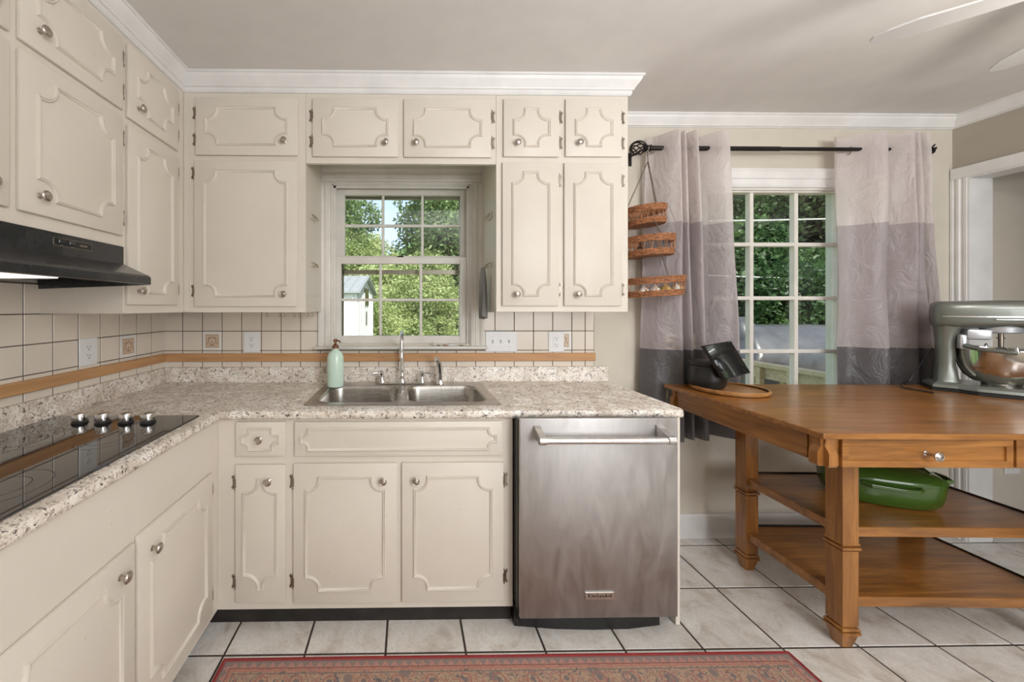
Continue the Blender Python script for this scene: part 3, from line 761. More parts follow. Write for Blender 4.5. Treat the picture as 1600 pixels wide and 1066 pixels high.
for xa, sg in ((.506, -1), (.988, 1)):
    br = part('bracket', B().tube([(xa-sg*.012, hy, hz_), (xa+sg*.014, hy, hz_)], .016, 16), 'steel_bright', hd_, True)
    q = B().rings([[(xa-.011, hy, hz_-.014), (xa+.011, hy, hz_-.014), (xa+.011, hy, hz_+.014), (xa-.011, hy, hz_+.014)],
                   [(xa-.013+sg*.0, DY-.001, hz_-.008), (xa+.013, DY-.001, hz_-.008), (xa+.013, DY-.001, hz_+.036), (xa-.013, DY-.001, hz_+.036)]])
    part('bracket_arm', q, 'steel_bright', hd_, True)
part('lock_light', B().lathe([(.002, 0), (.0015, .0006)], seg=8, m=BACK(DY) @ Matrix.Translation((.972, .843, 0))), 'black', dw)
bp = part('badge', B().box(.694, .808, DY-.004, DY, .166, .194, .001), 'steel_bright', dw, label='small silver badge with dark lettering')
def text(s, size, mat, parent, mtx, name='lettering', depth=.0006):
    cu = bpy.data.curves.new('t', 'FONT'); cu.body = s; cu.size = size; cu.extrude = depth; cu.align_x = 'CENTER'; cu.align_y = 'CENTER'; cu.offset = size*.012
    cu.space_character = 1.12; cu.resolution_u = 3
    o = bpy.data.objects.new('t', cu); COL.objects.link(o); bpy.context.view_layer.update()
    me = bpy.data.meshes.new_from_object(o.evaluated_get(bpy.context.evaluated_depsgraph_get()))
    bpy.data.objects.remove(o)
    q = B().add([tuple(v.co) for v in me.vertices], [tuple(p.vertices) for p in me.polygons], mtx)
    return part(name, q, mat, parent, recalc=False)
text('KitchenAid', .0185, 'black', bp, BACK(DY-.0041) @ Matrix.Translation((.751, .180, 0)))

# ------------------------------------------------------------------ outlets and switches
def plate(m, u, v, kind, label, cat, group=None):
    c = m @ Vector((u, v, 0))
    w = {'outlet': .044, 'switch': .0885}[kind]; h = .0575
    name = 'wall_outlet' if kind == 'outlet' else 'light_switch_plate'
    t = thing(name, label, cat, c, group)
    part('cover_plate', B().box(u-w, u+w, v-h, v+h, 0, .005, .002, m), 'white_plastic', t, True)
    if kind == 'outlet':
        q = B()
        part('receptacle', B().box(u-.0165, u+.0165, v-.034, v+.034, .005, .0065, .001, m), 'white_plastic', t)
        for s in (-.018, .018):
            q.box(u-.0075, u-.0055, v+s-.001, v+s+.008, .0065, .0068, 0, m).box(u+.0055, u+.0075, v+s-.001, v+s+.007, .0065, .0068, 0, m)
            q.prism([(u+.0028*math.cos(2*PI*k/8), v+s-.0085+.0028*math.sin(2*PI*k/8)) for k in range(8)], .0065, .0068, m)
        part('slots', q, 'slot', t)
    else:
        for du in (-.046, 0, .046):
            part('toggle', B().box(u+du-.004, u+du+.004, v-.008, v+.010, .005, .0155, .002, m), 'white_plastic', t)
            part('screws', B().box(u+du-.002, u+du+.002, v+.028, v+.032, .005, .0058, 0, m).box(u+du-.002, u+du+.002, v-.032, v-.028, .005, .0058, 0, m), 'nickel', t)
    return t
mw = BACK(D-.0101)
plate(mw, -.862, 1.112, 'outlet', 'white wall outlet on the back wall, left of the sink', 'outlet')
plate(mw, .838, 1.112, 'outlet', 'white wall outlet on the back wall, right of the switches', 'outlet')
plate(mw, .528, 1.113, 'switch', 'white triple toggle switch plate right of the window', 'switch')
plate(LEFT(LW+.0101), 1.572, 1.118, 'outlet', 'white wall outlet on the left wall near the cooktop', 'outlet')
plate(BACK(D-.0005), 3.475, .405, 'outlet', 'low wall outlet in the next room seen through doorway', 'outlet')

# ------------------------------------------------------------------ hook racks, cup hooks, hanging bag
def hookrack(m, u, v, label):
    t = thing('hook_rack', label, 'hook rack', m @ Vector((u, v, 0)), group='small hook racks beside the window')
    part('plate', B().box(u-.045, u+.045, v-.014, v+.014, 0, .004, .001, m), 'cream', t)
    for k in range(5):
        a = u-.036+.018*k
        part('hook', B().tube([(a, v+.006, .004), (a, v+.004, .016), (a, v-.008, .024), (a, v-.014, .018), (a, v-.010, .012)], .0015, 6, m), 'brass', t, True)
SL = Matrix(((0, 0, 1, -.4745), (1, 0, 0, 0), (0, 1, 0, 0), (0, 0, 0, 1)))       # right side of the left cabinet, facing +x
SR = Matrix(((0, 0, -1, .4205), (-1, 0, 0, 0), (0, 1, 0, 0), (0, 0, 0, 1)))      # left side of the right cabinet, facing -x
hookrack(SL, 1.86, 1.757, 'upper of two hook racks on the cabinet side left of window')
hookrack(SL, 1.86, 1.520, 'lower of two hook racks on the cabinet side left of window')
hookrack(SR, -1.86, 1.765, 'upper of two hook racks on the cabinet side right of window')
hookrack(SR, -1.86, 1.520, 'lower hook rack right of window, with grey mesh bag on it')
bag = B(); rs = []
for k in range(14):
    s = k/13; z = 1.508-.245*s; wv = .006+.038*min(1, s*1.6)
    n_ = 20; rs.append([(.388+.010*math.sin(3*t+4*s)+.011*math.cos(t)*min(1, s*3+.2), 1.885+wv*math.sin(t)*(1-.25*s)-.01*s+.0, z - .02*abs(math.sin(t*.5+1))*(s)) for t in np.linspace(0, 2*PI, n_+1)[:-1]])
bag.rings(rs, True, True, True)
single('mesh_bag', bag, 'white_cloth', 'grey mesh cloth bag hanging from the lower right hook rack', 'bag', (.39, 1.89, 1.3), True)
hk = None
OW = ['leftmost', 'second', 'third', 'fourth', 'fifth', 'sixth', 'seventh and rightmost']
for i, x in enumerate((-.738, -.672, -.646, -.595, -.566, -.522, -.500)):
    q = B().tube([(x, 1.95, 1.281), (x, 1.95, 1.272), (x+.006, 1.95, 1.266), (x+.008, 1.95, 1.260), (x+.004, 1.95, 1.255), (x-.002, 1.95, 1.256), (x-.003, 1.95, 1.262)], .0016, 6)
    single('cup_hook', q, 'pewter', OW[i]+' of the seven little cup hooks under the cabinet left of window', 'hook', (x, 1.95, 1.281), True, group='cup hooks under the wall cabinet')

# ------------------------------------------------------------------ window over the sink
w = thing('window_1', None, None, (0, D, 1.1), kind='structure')
x0, x1, z0, z1 = W1
cas = [(0, 0), (0, .010), (.004, .014), (.010, .010), (.016, .012), (.024, .012), (.028, .016), (.036, .016), (.040, .012), (.048, .013), (.056, .019), (.066, .021), (.0745, .021), (.0745, 0)]
part('casing', B().rings([[(x0-u, D-ww, z) for u, ww in cas] for z in (1.085, z1)]), 'window_paint', w)
part('casing', B().rings([[(x1+u, D-ww, z) for u, ww in cas] for z in (1.085, z1)]), 'window_paint', w)
part('head_casing', B().rings([[(x, D-ww, z1+u*1.4) for u, ww in cas] for x in (x0-.0745, x1+.0745)]), 'window_paint', w)
part('stool', B().box(-.512, .446, D-.052, D+.10, 1.074, 1.0895, .005, None, 2), 'window_paint', w, True)
q = B().box(x0, x0+.006, D, D+.128, z0, z1).box(x1-.006, x1, D, D+.128, z0, z1).box(x0, x1, D, D+.128, z1-.006, z1)
part('jamb', q, 'window_paint', w)
part('stop', B().box(x0+.006, x0+.018, D+.012, D+.024, z0, z1-.006).box(x1-.018, x1-.006, D+.012, D+.024, z0, z1-.006).box(x0, x1, D+.012, D+.024, z1-.018, z1-.006), 'window_paint', w)
def sash(name, xa, xb, za, zb, fl_, fr_, ft, fb, y, cols, rows_, mw_=.015, dep=.032):
    ga, gb_, gc, gd = xa+fl_, xb-fr_, za+fb, zb-ft
    q = B().box(xa, ga, y, y+dep, za, zb, .002).box(gb_, xb, y, y+dep, za, zb, .002).box(ga, gb_, y, y+dep, gd, zb, .002).box(ga, gb_, y, y+dep, za, gc, .002)
    s = part(name, q, 'window_paint', w)
    cw = (gb_-ga-(cols-1)*mw_)/cols; rh = (gd-gc-(rows_-1)*mw_)/rows_
    for i in range(1, cols):
        xx = ga+i*cw+(i-1)*mw_; part('muntin', B().box(xx, xx+mw_, y+.003, y+dep-.006, gc, gd, .003), 'window_paint', s)
    for j in range(1, rows_):
        zz = gc+j*rh+(j-1)*mw_; part('muntin', B().box(ga, gb_, y+.004, y+dep-.007, zz, zz+mw_, .003), 'window_paint', s)
    for i in range(cols):
        for j in range(rows_):
            xx = ga+i*(cw+mw_); zz = gc+j*(rh+mw_)
            part('pane', B().box(xx-.003, xx+cw+.003, y+dep-.0145, y+dep-.0115, zz-.003, zz+rh+.003), 'pane', s)
sash('upper_sash', x0+.0065, x1-.0065, 1.560, z1-.0065, .052, .040, .035, .042, D+.064, 3, 2)
sash('lower_sash', x0+.0065, x1-.0065, 1.0905, 1.590, .038, .048, .038, .052, D+.026, 3, 2)
part('sash_lock', B().lathe([(.012, 0), (.010, .01), (.004, .014)], (-.03, D+.045, 1.59), 12).box(-.055, -.03, D+.04, D+.05, 1.592, 1.600), 'dark_metal', w, True)
# screen / storm frame outside
q = B().box(x0+.02, x0+.045, D+.105, D+.12, z0, z1).box(x1-.05, x1-.02, D+.105, D+.12, z0, z1).box(x0, x1, D+.105, D+.12, z1-.055, z1).box(x0+.02, x1-.02, D+.105, D+.12, 1.500, 1.525)
part('storm_frame', q, 'pewter', w)
# trinkets on the stool
def trinket(x, label, kind):
    y = D-.018; z = 1.0896
    if kind == 'ring':
        q = B().tube([(x+.008*math.cos(a), y, z+.010+.008*math.sin(a)) for a in np.linspace(0, 2*PI, 14)], .0015, 6).lathe([(.007, 0), (.006, .002), (.002, .003)], (x, y, z), 10)
        single('ring', q, 'nickel', label, 'ring', (x, y, z), True)
    else:
        r = {'dark': .009, 'brown': .012, 'shell': .017, 'flat': .012}[kind]; hh = {'dark': .005, 'brown': .006, 'shell': .010, 'flat': .004}[kind]
        q = B().lathe([(r*.6, 0), (r, hh*.3), (r*.9, hh*.7), (r*.4, hh)], (x, y, z), 12, sx=1.3, sy=.8)
        single('pebble' if kind != 'shell' else 'shell', q, {'dark': 'slot', 'brown': 'wicker', 'shell': 'white_plastic', 'flat': 'pewter'}[kind], label, 'stone' if kind != 'shell' else 'shell', (x, y, z), True)
trinket(.142, 'tiny silver ring standing on the kitchen window sill', 'ring')
trinket(.176, 'small dark pebble beside the ring on the window sill', 'dark')
trinket(.212, 'small brown pebble in the middle of the window sill trinkets', 'brown')
trinket(.250, 'white shell lying on the window sill', 'shell')
trinket(.302, 'flat grey pebble at the right end of the window sill', 'flat')

# ------------------------------------------------------------------ big window
w = thing('window_2', None, None, (1.97, D, .74), kind='structure')
x0, x1, z0, z1 = W2
cas2 = [(0, 0), (0, .012), (.008, .016), (.020, .012), (.050, .013), (.056, .020), (.095, .022), (.11, .018), (.118, .018), (.118, 0)]
part('casing', B().rings([[(x0-u, D-ww, z) for u, ww in cas2] for z in (.70, z1)]), 'white_trim', w)
part('casing', B().rings([[(x1+u, D-ww, z) for u, ww in cas2] for z in (.70, z1)]), 'white_trim', w)
part('head_casing', B().rings([[(x, D-ww, z1+u*.9) for u, ww in cas2] for x in (x0-.118, x1+.118)]), 'white_trim', w)
part('sill', B().box(x0-.13, x1+.13, D-.035, D+.10, z0-.02, z0, .004), 'white_trim', w)
part('jamb', B().box(x0, x0+.012, D, D+.083, z0, z1).box(x1-.012, x1, D, D+.083, z0, z1).box(x0, x1, D, D+.083, z1-.012, z1), 'window_paint', w)
ys, dep = D+.012, .040
xs = [1.459, 1.722, 1.983, 2.245, 2.485]
xm = [1.715, 1.978, 2.238]; zm = [1.051, 1.357, 1.666]
q = B().box(1.459, 1.480, ys, ys+dep, z0, z1-.012, .002).box(2.478, 2.485, ys, ys+dep, z0, z1-.012, .001).box(1.48, 2.478, ys, ys+dep, z1-.022, z1-.012, .002).box(1.48, 2.478, ys, ys+dep, z0, z0+.02, .002)
fr = part('sash_frame', q, 'window_paint', w)
for x in xm: part('muntin', B().box(x-.011, x+.011, ys+.002, ys+dep-.004, z0+.02, z1-.022, .003), 'window_paint', fr)
for z in zm: part('muntin', B().box(1.48, 2.478, ys+.003, ys+dep-.005, z-.011, z+.011, .003), 'window_paint', fr)
xe = [1.48]+xm+[2.478]; ze = [z0+.02]+zm+[z1-.022]
for i in range(4):
    for j in range(4):
        part('pane', B().box(xe[i]+.008, xe[i+1]-.008, ys+dep-.014, ys+dep-.011, ze[j]+.008, ze[j+1]-.008), 'pane', fr)
part('storm_frame', B().box(1.48, 1.50, D+.07, D+.12, z0, z1-.012).box(1.94, 1.946, D+.10, D+.105, z0, z1-.012), 'bark', w)

# ------------------------------------------------------------------ curtain rod and curtains
RY = D-.092; RZ = 2.168
rod = thing('curtain_rod', 'black metal curtain rod with cage finials above the large window', 'curtain rod', (2.0, RY, RZ))
part('pole', B().tube([(1.315, RY, RZ), (2.03, RY, RZ)], .0125, 14).tube([(2.03, RY, RZ), (2.80, RY, RZ)], .0105, 14), 'dark_metal', rod, True)
def finial(cx, sg):
    q = B(); R_ = .036
    for k in range(8):
        a0 = 2*PI*k/8
        q.tube([(cx-sg*R_*1.15*math.cos(t), RY+R_*math.sin(t)*math.cos(a0+t*.9), RZ+R_*math.sin(t)*math.sin(a0+t*.9)) for t in np.linspace(.0, PI, 11)], .0036, 6)
    part('finial', q, 'dark_metal', rod, True)
    part('collar', B().tube([(cx+sg*.036, RY, RZ), (cx+sg*.046, RY, RZ), (cx+sg*.047, RY, RZ), (cx+sg*.058, RY, RZ), (cx+sg*.059, RY, RZ), (cx+sg*.070, RY, RZ)], [.012, .018, .013, .013, .017, .017], 14), 'dark_metal', rod, True)
finial(1.252, 1); finial(2.835, -1)
for bx in (1.262, 2.79):
    part('bracket', B().box(bx-.008, bx+.008, D-.006, D-.0005, RZ-.065, RZ+.01, .001).tube([(bx, D-.005, RZ-.01), (bx, RY+.01, RZ-.02), (bx, RY, RZ-.014)], .006, 8), 'dark_metal', rod, True)
def curtain(label, top, bot, z_top, z_bot, bands, grom):
    """top/bot: lists of (x, dy) control points of the fold line"""
    cx = sum(p[0] for p in top)/len(top)
    t = thing('curtain', label, 'curtain', (cx, RY, z_bot))
    def curve(ctrl, n):
        P = [Vector((ctrl[0][0], ctrl[0][1], 0))]+[Vector((a, b_, 0)) for a, b_ in ctrl]+[Vector((ctrl[-1][0], ctrl[-1][1], 0))]
        out = []
        segs = len(P)-3
        for k in range(n):
            s_ = k/(n-1)*segs; i = min(int(s_), segs-1); u = s_-i
            p0, p1, p2, p3 = P[i:i+4]
            out.append(.5*((2*p1)+(-p0+p2)*u+(2*p0-5*p1+4*p2-p3)*u*u+(-p0+3*p1-3*p2+p3)*u**3))
        return out
    n = 90; A, Cc = curve(top, n), curve(bot, n)
    def pt(k, z):
        s_ = (z_top-z)/(z_top-z_bot); e = s_**.8
        x = A[k].x*(1-e)+Cc[k].x*e; y = 1.3*(A[k].y*(1-e)+Cc[k].y*e)
        wob = .008*math.sin(3.1*s_*PI+k*.13)*min(1, s_*3)+.004*math.sin(11*s_+k*.4)*min(1, s_*2)+.0035*math.sin(k*.55+2*s_)*min(1, s_*4+.2)
        return (x+wob*.5, RY+y+wob, z)
    names = ['upper_band', 'middle_band', 'lower_band']; mats = ['curtain_top', 'curtain_mid', 'curtain_low']
    for bi in range(3):
        za, zb = bands[bi], bands[bi+1]; m_ = max(4, int((za-zb)/.02))
        rs = [[pt(k, za+(zb-za)*j/m_) for k in range(n)] for j in range(m_+1)]
        q = B().rings(rs, False, False, False)
        part(names[bi], q, mats[bi], t, True, recalc=False, ang=80)
    for gx, gy in grom:
        q = B().tube([(gx+.004*math.sin(a), RY+gy+.020*math.cos(a)*.9, RZ+.021*math.sin(a)) for a in np.linspace(0, 2*PI, 18)], .003, 6)
        part('grommet', q, 'nickel', t, True)
    return t
curtain('left blush, mauve and charcoal banded curtain behind the hanging baskets',
        [(1.33, .035), (1.365, .02), (1.41, -.035), (1.435, -.05), (1.445, -.03), (1.452, .01), (1.468, -.038), (1.48, -.03), (1.492, .015), (1.512, -.03), (1.532, -.045), (1.548, 0), (1.555, .045), (1.60, .02), (1.66, -.035), (1.69, -.05), (1.703, -.035)],
        [(1.275, .03), (1.33, -.01), (1.39, -.03), (1.45, -.05), (1.47, -.02), (1.485, .035), (1.51, -.04), (1.53, -.03), (1.55, .04), (1.575, -.03), (1.60, -.04), (1.62, .0), (1.635, .045), (1.68, .025), (1.73, -.02), (1.765, -.04), (1.79, -.03)],
        2.243, .60, [2.243, 1.757, 1.078, .60], [(1.348, .02), (1.585, .02)])
curtain('right blush, mauve and charcoal banded curtain behind the stand mixer',
        [(2.345, .0), (2.38, .03), (2.43, .02), (2.50, -.03), (2.545, -.05), (2.553, -.03), (2.56, .04), (2.59, .035), (2.65, -.02), (2.685, -.05), (2.70, -.035), (2.715, .02), (2.73, -.03), (2.745, -.035), (2.758, .02), (2.775, -.03), (2.79, -.04)],
        [(2.375, .01), (2.41, .03), (2.46, .02), (2.52, -.02), (2.565, -.04), (2.575, -.02), (2.585, .04), (2.62, .03), (2.68, -.02), (2.72, -.045), (2.745, -.03), (2.765, .03), (2.785, -.03), (2.81, -.04), (2.83, .025), (2.85, -.02), (2.875, -.035)],
        2.243, .60, [2.243, 1.757, 1.085, .60], [(2.44, .022), (2.60, .03)])

# ------------------------------------------------------------------ hanging basket
BY = 1.945
hb = thing('hanging_basket', 'three-tier brown wicker basket hanging by chains from the curtain rod', 'hanging basket', (1.275, BY, 1.35))
tiers = [(1.262, .099, 1.738, .098, .07), (1.276, .125, 1.573, .104, .05), (1.296, .152, 1.362, .100, .06)]
def wick(cx, r, z0_, hgt, tl):
    tz = lambda x: tl*(x-cx)
    g = part('basket', B(), 'wicker', hb)   # replaced below
    def band(za, zb, nrow):
        q = B(); n_ = 72; rs = []
        sub = 4
        for i in range(nrow*sub+1):
            s_ = i/(nrow*sub); z = za+(zb-za)*s_; row = int(i/sub)
            flare = r*(.93+.07*((z-z0_)/hgt))
            ring = []
            for k in range(n_):
                a = 2*PI*k/n_
                rr = flare+.0035*abs(math.sin(PI*i/sub))*(1+.8*math.sin(12*a+PI*(row % 2)))
                ring.append((cx+rr*math.cos(a), BY+rr*math.sin(a), z+tz(cx+rr*math.cos(a))))
            rs.append(ring)
        inner = [[(cx+(math.hypot(p[0]-cx, p[1]-BY)-.007)*math.cos(2*PI*k/n_), BY+(math.hypot(p[0]-cx, p[1]-BY)-.007)*math.sin(2*PI*k/n_), p[2]) for k, p in enumerate(rg)] for rg in (rs[-1], rs[0])]
        q.rings(rs+inner+[rs[0]], True, False, False); return q
    lo, hi = z0_+.031*hgt/.1, z0_+.066*hgt/.1
    q = band(z0_, lo, 4); q.v += (); 
    q.lathe([(.001, 0), (r*.92, 0), (r*.92, .005), (.001, .005)], (0, 0, 0), 36, m=Matrix(((1, 0, 0, cx), (0, 1, 0, BY), (tl, 0, 1, z0_+.002), (0, 0, 0, 1))))
    g.data = make_mesh('basket', q, 'wicker', wloc(hb), True)
    g.location = (0, 0, 0)
    part('rim_band', band(hi, z0_+hgt, 4), 'wicker', g, True)
    q = B(); ns = 22
    for k in range(ns):
        a = 2*PI*k/ns
        for da in (-.035, .035):
            p0 = (cx+r*.955*math.cos(a), BY+r*.955*math.sin(a), lo-.004+tz(cx+r*math.cos(a)))
            p1 = (cx+r*.97*math.cos(a+da*2), BY+r*.97*math.sin(a+da*2), hi+.004+tz(cx+r*math.cos(a)))
            q.tube([p0, p1], .0016, 5)
    part('spokes', q, 'wicker', g, True)
    return g
for tr in tiers: wick(*tr)
def chain(p0, p1):
    q = B(); a = Vector(p0); b_ = Vector(p1); L = (b_-a).length; n_ = max(2, int(L/.0085)); d = (b_-a).normalized()
    s1 = d.cross(Vector((.3, 1, .1))).normalized(); s2 = d.cross(s1)
    for i in range(n_):
        c_ = a+(b_-a)*((i+.5)/n_); s_ = s1 if i % 2 else s2
        q.tube([tuple(c_+d*.0064*math.cos(t)+s_*.0036*math.sin(t)) for t in np.linspace(0, 2*PI, 8)], .0011, 4, cap=False)
    return q
top = (1.302, RY, RZ-.012)
angs = [math.radians(a) for a in (185, 265, 20)]
part('hook', B().tube([(1.302, RY+.014*math.cos(a), RZ+.0145*math.sin(a)) for a in np.linspace(-.5*PI, 1.2*PI, 12)]+[(1.302, RY, RZ-.03)], .0022, 6), 'pewter', hb, True)
q0 = (1.302, RY-.005, RZ-.075)
part('chain', chain((1.302, RY, RZ-.02), q0), 'pewter', hb, True)
for a in angs:
    prev = q0
    for (cx, r, z0_, hg, tl) in tiers:
        p = (cx+r*math.cos(a), BY+(r+.0)*math.sin(a), z0_+hg+tl*r*math.cos(a))
        part('chain', chain(prev, p), 'pewter', hb, True); prev = (p[0], p[1], p[2]-hg)
def bulb(x, y, z, r, mat, name, label):
    q = B().lathe([(.1*r, 0), (.7*r, .15*r), (r, .8*r), (.85*r, 1.25*r), (.35*r, 1.65*r), (.12*r, 2.0*r), (.05*r, 2.2*r)], (x, y, z), 16)
    single(name, q, mat, label, 'vegetable', (x, y, z), True)
zb = 1.371
bulb(1.315, BY-.085, zb+.002, .026, 'onion', 'onion', 'amber yellow onion at the front middle of the bottom wicker basket')
bulb(1.375, BY-.080, zb+.006, .025, 'garlic', 'garlic_bulb', 'white garlic bulb right of the amber onion in the bottom basket')
bulb(1.415, BY-.045, zb+.009, .024, 'onion', 'onion', 'yellow onion at the right side of the bottom wicker basket')
bulb(1.255, BY-.095, zb-.001, .024, 'garlic', 'garlic_bulb', 'white garlic bulb left of the amber onion in bottom basket')
bulb(1.205, BY-.085, zb-.004, .023, 'garlic', 'garlic_bulb', 'white garlic bulb furthest left in the bottom wicker basket')

# ------------------------------------------------------------------ work table
TT = .900
tbl = thing('work_table', 'brown wooden work table with drawers and two open shelves', 'table', (2.05, 1.6, 0))
RT = Matrix.Translation((1.656, 1.38, 0)) @ Matrix.Rotation(math.radians(-1.6), 4, 'Z')
def tp(name, q, mat, parent=tbl, smooth=False, **k):
    q.v = [tuple(RT @ Vector(p)) for p in q.v]; return part(name, q, mat, parent, smooth, **k)
tx0, tx1, ty0, ty1 = -.312, 1.18, -.222, .545
tp('top', B().box(tx0, tx1, ty0, ty1, TT-.020, TT, .004, None, 2), 'walnut_x')
ax0, ax1, ay0, ay1 = tx0+.022, tx1-.022, ty0+.022, ty1-.022; az0 = TT-.122
tp('side_apron', B().box(ax0, ax0+.020, ay0+.05, ay1-.05, az0+.015, TT-.0205), 'walnut_y')
tp('side_apron', B().box(ax1-.020, ax1, ay0+.05, ay1-.05, az0+.015, TT-.0205), 'walnut_y')
tp('back_apron', B().box(ax0+.021, ax1-.021, ay1-.02, ay1, az0+.015, TT-.0205), 'walnut_x')
tp('front_apron', B().box(ax0+.05, ax1-.05, ay0+.010, ay0+.030, az0+.004, TT-.0205), 'walnut_x')
def corbel(cx, cy, sx, sy):
    q = B()
    q.box(cx+sx*.004, cx+sx*.05, cy+sy*.004, cy+sy*.05, az0+.006, TT-.021, .002)
    prof = [(0, az0+.006), (.012, az0+.006), (.016, az0+.012), (.016, az0+.050), (.012, az0+.060), (.005, az0+.070), (.003, az0+.078), (.006, az0+.084), (.006, TT-.021), (0, TT-.021)]
    # scroll faces on both outer sides
    q.rings([[(cx+sx*u, cy+sy*(.004-d), z) for d, z in prof] for u in (.006, .034)])
    q.rings([[(cx+sx*(.004-d), cy+sy*u, z) for d, z in prof] for u in (.006, .034)])
    return q
for cx, sx in ((ax0, 1), (ax1, -1)):
    for cy, sy in ((ay0, 1), (ay1, -1)): tp('corbel', corbel(cx, cy, sx, sy), 'walnut_z')
dz0, dz1 = az0+.004, TT-.026
dxa = ax0+.062; dwid = .548
for k in range(2):
    a = dxa+k*(dwid+.010); e = a+dwid
    yf = ay0
    q = B()
    bw = .022
    q.box(a, e, yf, yf+.0095, dz0, dz0+bw, .001).box(a, e, yf, yf+.0095, dz1-bw, dz1, .001).box(a, a+bw, yf, yf+.0095, dz0+bw, dz1-bw, .001).box(e-bw, e, yf, yf+.0095, dz0+bw, dz1-bw, .001)
    q.box(a+bw, e-bw, yf+.005, yf+.0095, dz0+bw, dz1-bw)
    dr = tp('drawer', q, 'walnut_x')
    kx = (a+e)/2 + .0; kz = (dz0+dz1)/2
    q = B().lathe([(.009, 0), (.009, .0015), (.005, .004), (.0045, .020), (.006, .026), (.0135, .028), (.0155, .031), (.0155, .033), (.012, .035), (.010, .0345), (.006, .037), (.0005, .0375)], seg=20,
                  m=Matrix.Translation((kx, yf+.005, kz)) @ Matrix.Rotation(PI/2, 4, 'X'))
    tp('knob', q, 'nickel', dr, True)
ZM, ZL = .463, .195     # shelf tops
def leg_b(x, y):
    q = B(); w_ = .060
    def sec(z0_, z1_, w0, w1=None):
        w1 = w0 if w1 is None else w1
        c = x+.031; d_ = y+.031
        q.rings([[(c-w0/2, d_-w0/2, z0_), (c+w0/2, d_-w0/2, z0_), (c+w0/2, d_+w0/2, z0_), (c-w0/2, d_+w0/2, z0_)],
                 [(c-w1/2, d_-w1/2, z1_), (c+w1/2, d_-w1/2, z1_), (c+w1/2, d_+w1/2, z1_), (c-w1/2, d_+w1/2, z1_)]])
    sec(0.001, .058, .036, .060); sec(.058, .068, .070); sec(.068, .074, .050); sec(.074, .083, .070, .062); sec(.083, .090, .050)
    sec(.090, .375, w_); sec(.375, .382, .046); sec(.382, .392, .070); sec(.392, .400, .048); sec(.400, .408, .068, .06); sec(.408, TT-.0205, w_)
    return q
lx1 = .868; ly1 = .414
for x in (0, lx1-.062):
    for y in (0, ly1): tp('leg', leg_b(x, y), 'walnut_z')
for nm, zt_ in (('middle_shelf', ZM), ('bottom_shelf', ZL)):
    q = B().box(.012, lx1-.0, .012, ly1+.055, zt_-.038, zt_, .002)
    s_ = tp(nm, q, 'walnut_x')
    tp('shelf_rim', B().box(.02, lx1-.002, ly1+.0555, ly1+.0615, zt_-.03, zt_+.006).box(lx1+.0002, lx1+.006, .02, ly1+.0615, zt_-.03, zt_+.006), 'black', s_)

# board and smart display
bc = (1.555, 1.765)
bd = thing('serving_board', 'round wooden serving board under the black smart display', 'board', (bc[0], bc[1], TT))
part('board', B().lathe([(.138, 0), (.146, .003), (.146, .010), (.140, .011), (.001, .011)], (bc[0], bc[1], TT+.0005), 48), 'acacia', bd, True)
part('rim', B().lathe([(.1405, .009), (.150, .006), (.152, .010), (.152, .018), (.149, .021), (.1425, .021), (.1405, .018)], (bc[0], bc[1], TT+.0005), 48, cap0=False, cap1=False), 'acacia', bd, True)
zb_ = TT+.0118
sd = thing('smart_display', 'black smart display with round speaker base on serving board', 'smart display', (1.478, 1.80, zb_))
part('speaker_base', B().lathe([(.058, 0), (.066, .003), (.076, .022), (.078, .05), (.077, .095), (.0765, .108)], (1.478, 1.80, zb_), 36), 'black', sd, True)
part('base_top', B().lathe([(.074, .109), (.0765, .112), (.076, .124), (.066, .132), (.03, .136), (.001, .137)], (1.478, 1.80, zb_), 36), 'black', sd, True)
def ray(px, py, yy):     # used only to derive the screen corners below
    pass
c1, c2, c3, c4 = Vector((1.368, 1.685, 1.128)), Vector((1.594, 1.795, 1.140)), Vector((1.692, 1.795, .982)), Vector((1.466, 1.685, .972))
nrm = (c2-c1).cross(c4-c1).normalized()
if nrm.y > 0: nrm = -nrm
q = B()
cs = [c1, c2, c3, c4]
q.rings([[tuple(c_) for c_ in cs], [tuple(c_-nrm*.012) for c_ in cs]])
pn = part('screen_housing', q, 'black', sd)
cc = (c1+c2+c3+c4)/4
q = B(); q.rings([[tuple(cc+(c_-cc)*.95+nrm*.0003) for c_ in cs], [tuple(cc+(c_-cc)*.95+nrm*.0012) for c_ in cs]])
part('screen', q, 'cooktop', pn)
part('camera_dot', B().lathe([(.0022, 0), (.0018, .001)], seg=8, m=Matrix.Translation(tuple(c2*.9+c1*.1-(c2-c3).normalized()*.004+nrm*.0014)) @ nrm.to_track_quat('Z', 'Y').to_matrix().to_4x4()), 'white_plastic', pn)
part('swivel_arm', B().tube([(1.478, 1.80, zb_+.08), tuple(cc-nrm*.012)], .02, 12), 'black', sd, True)

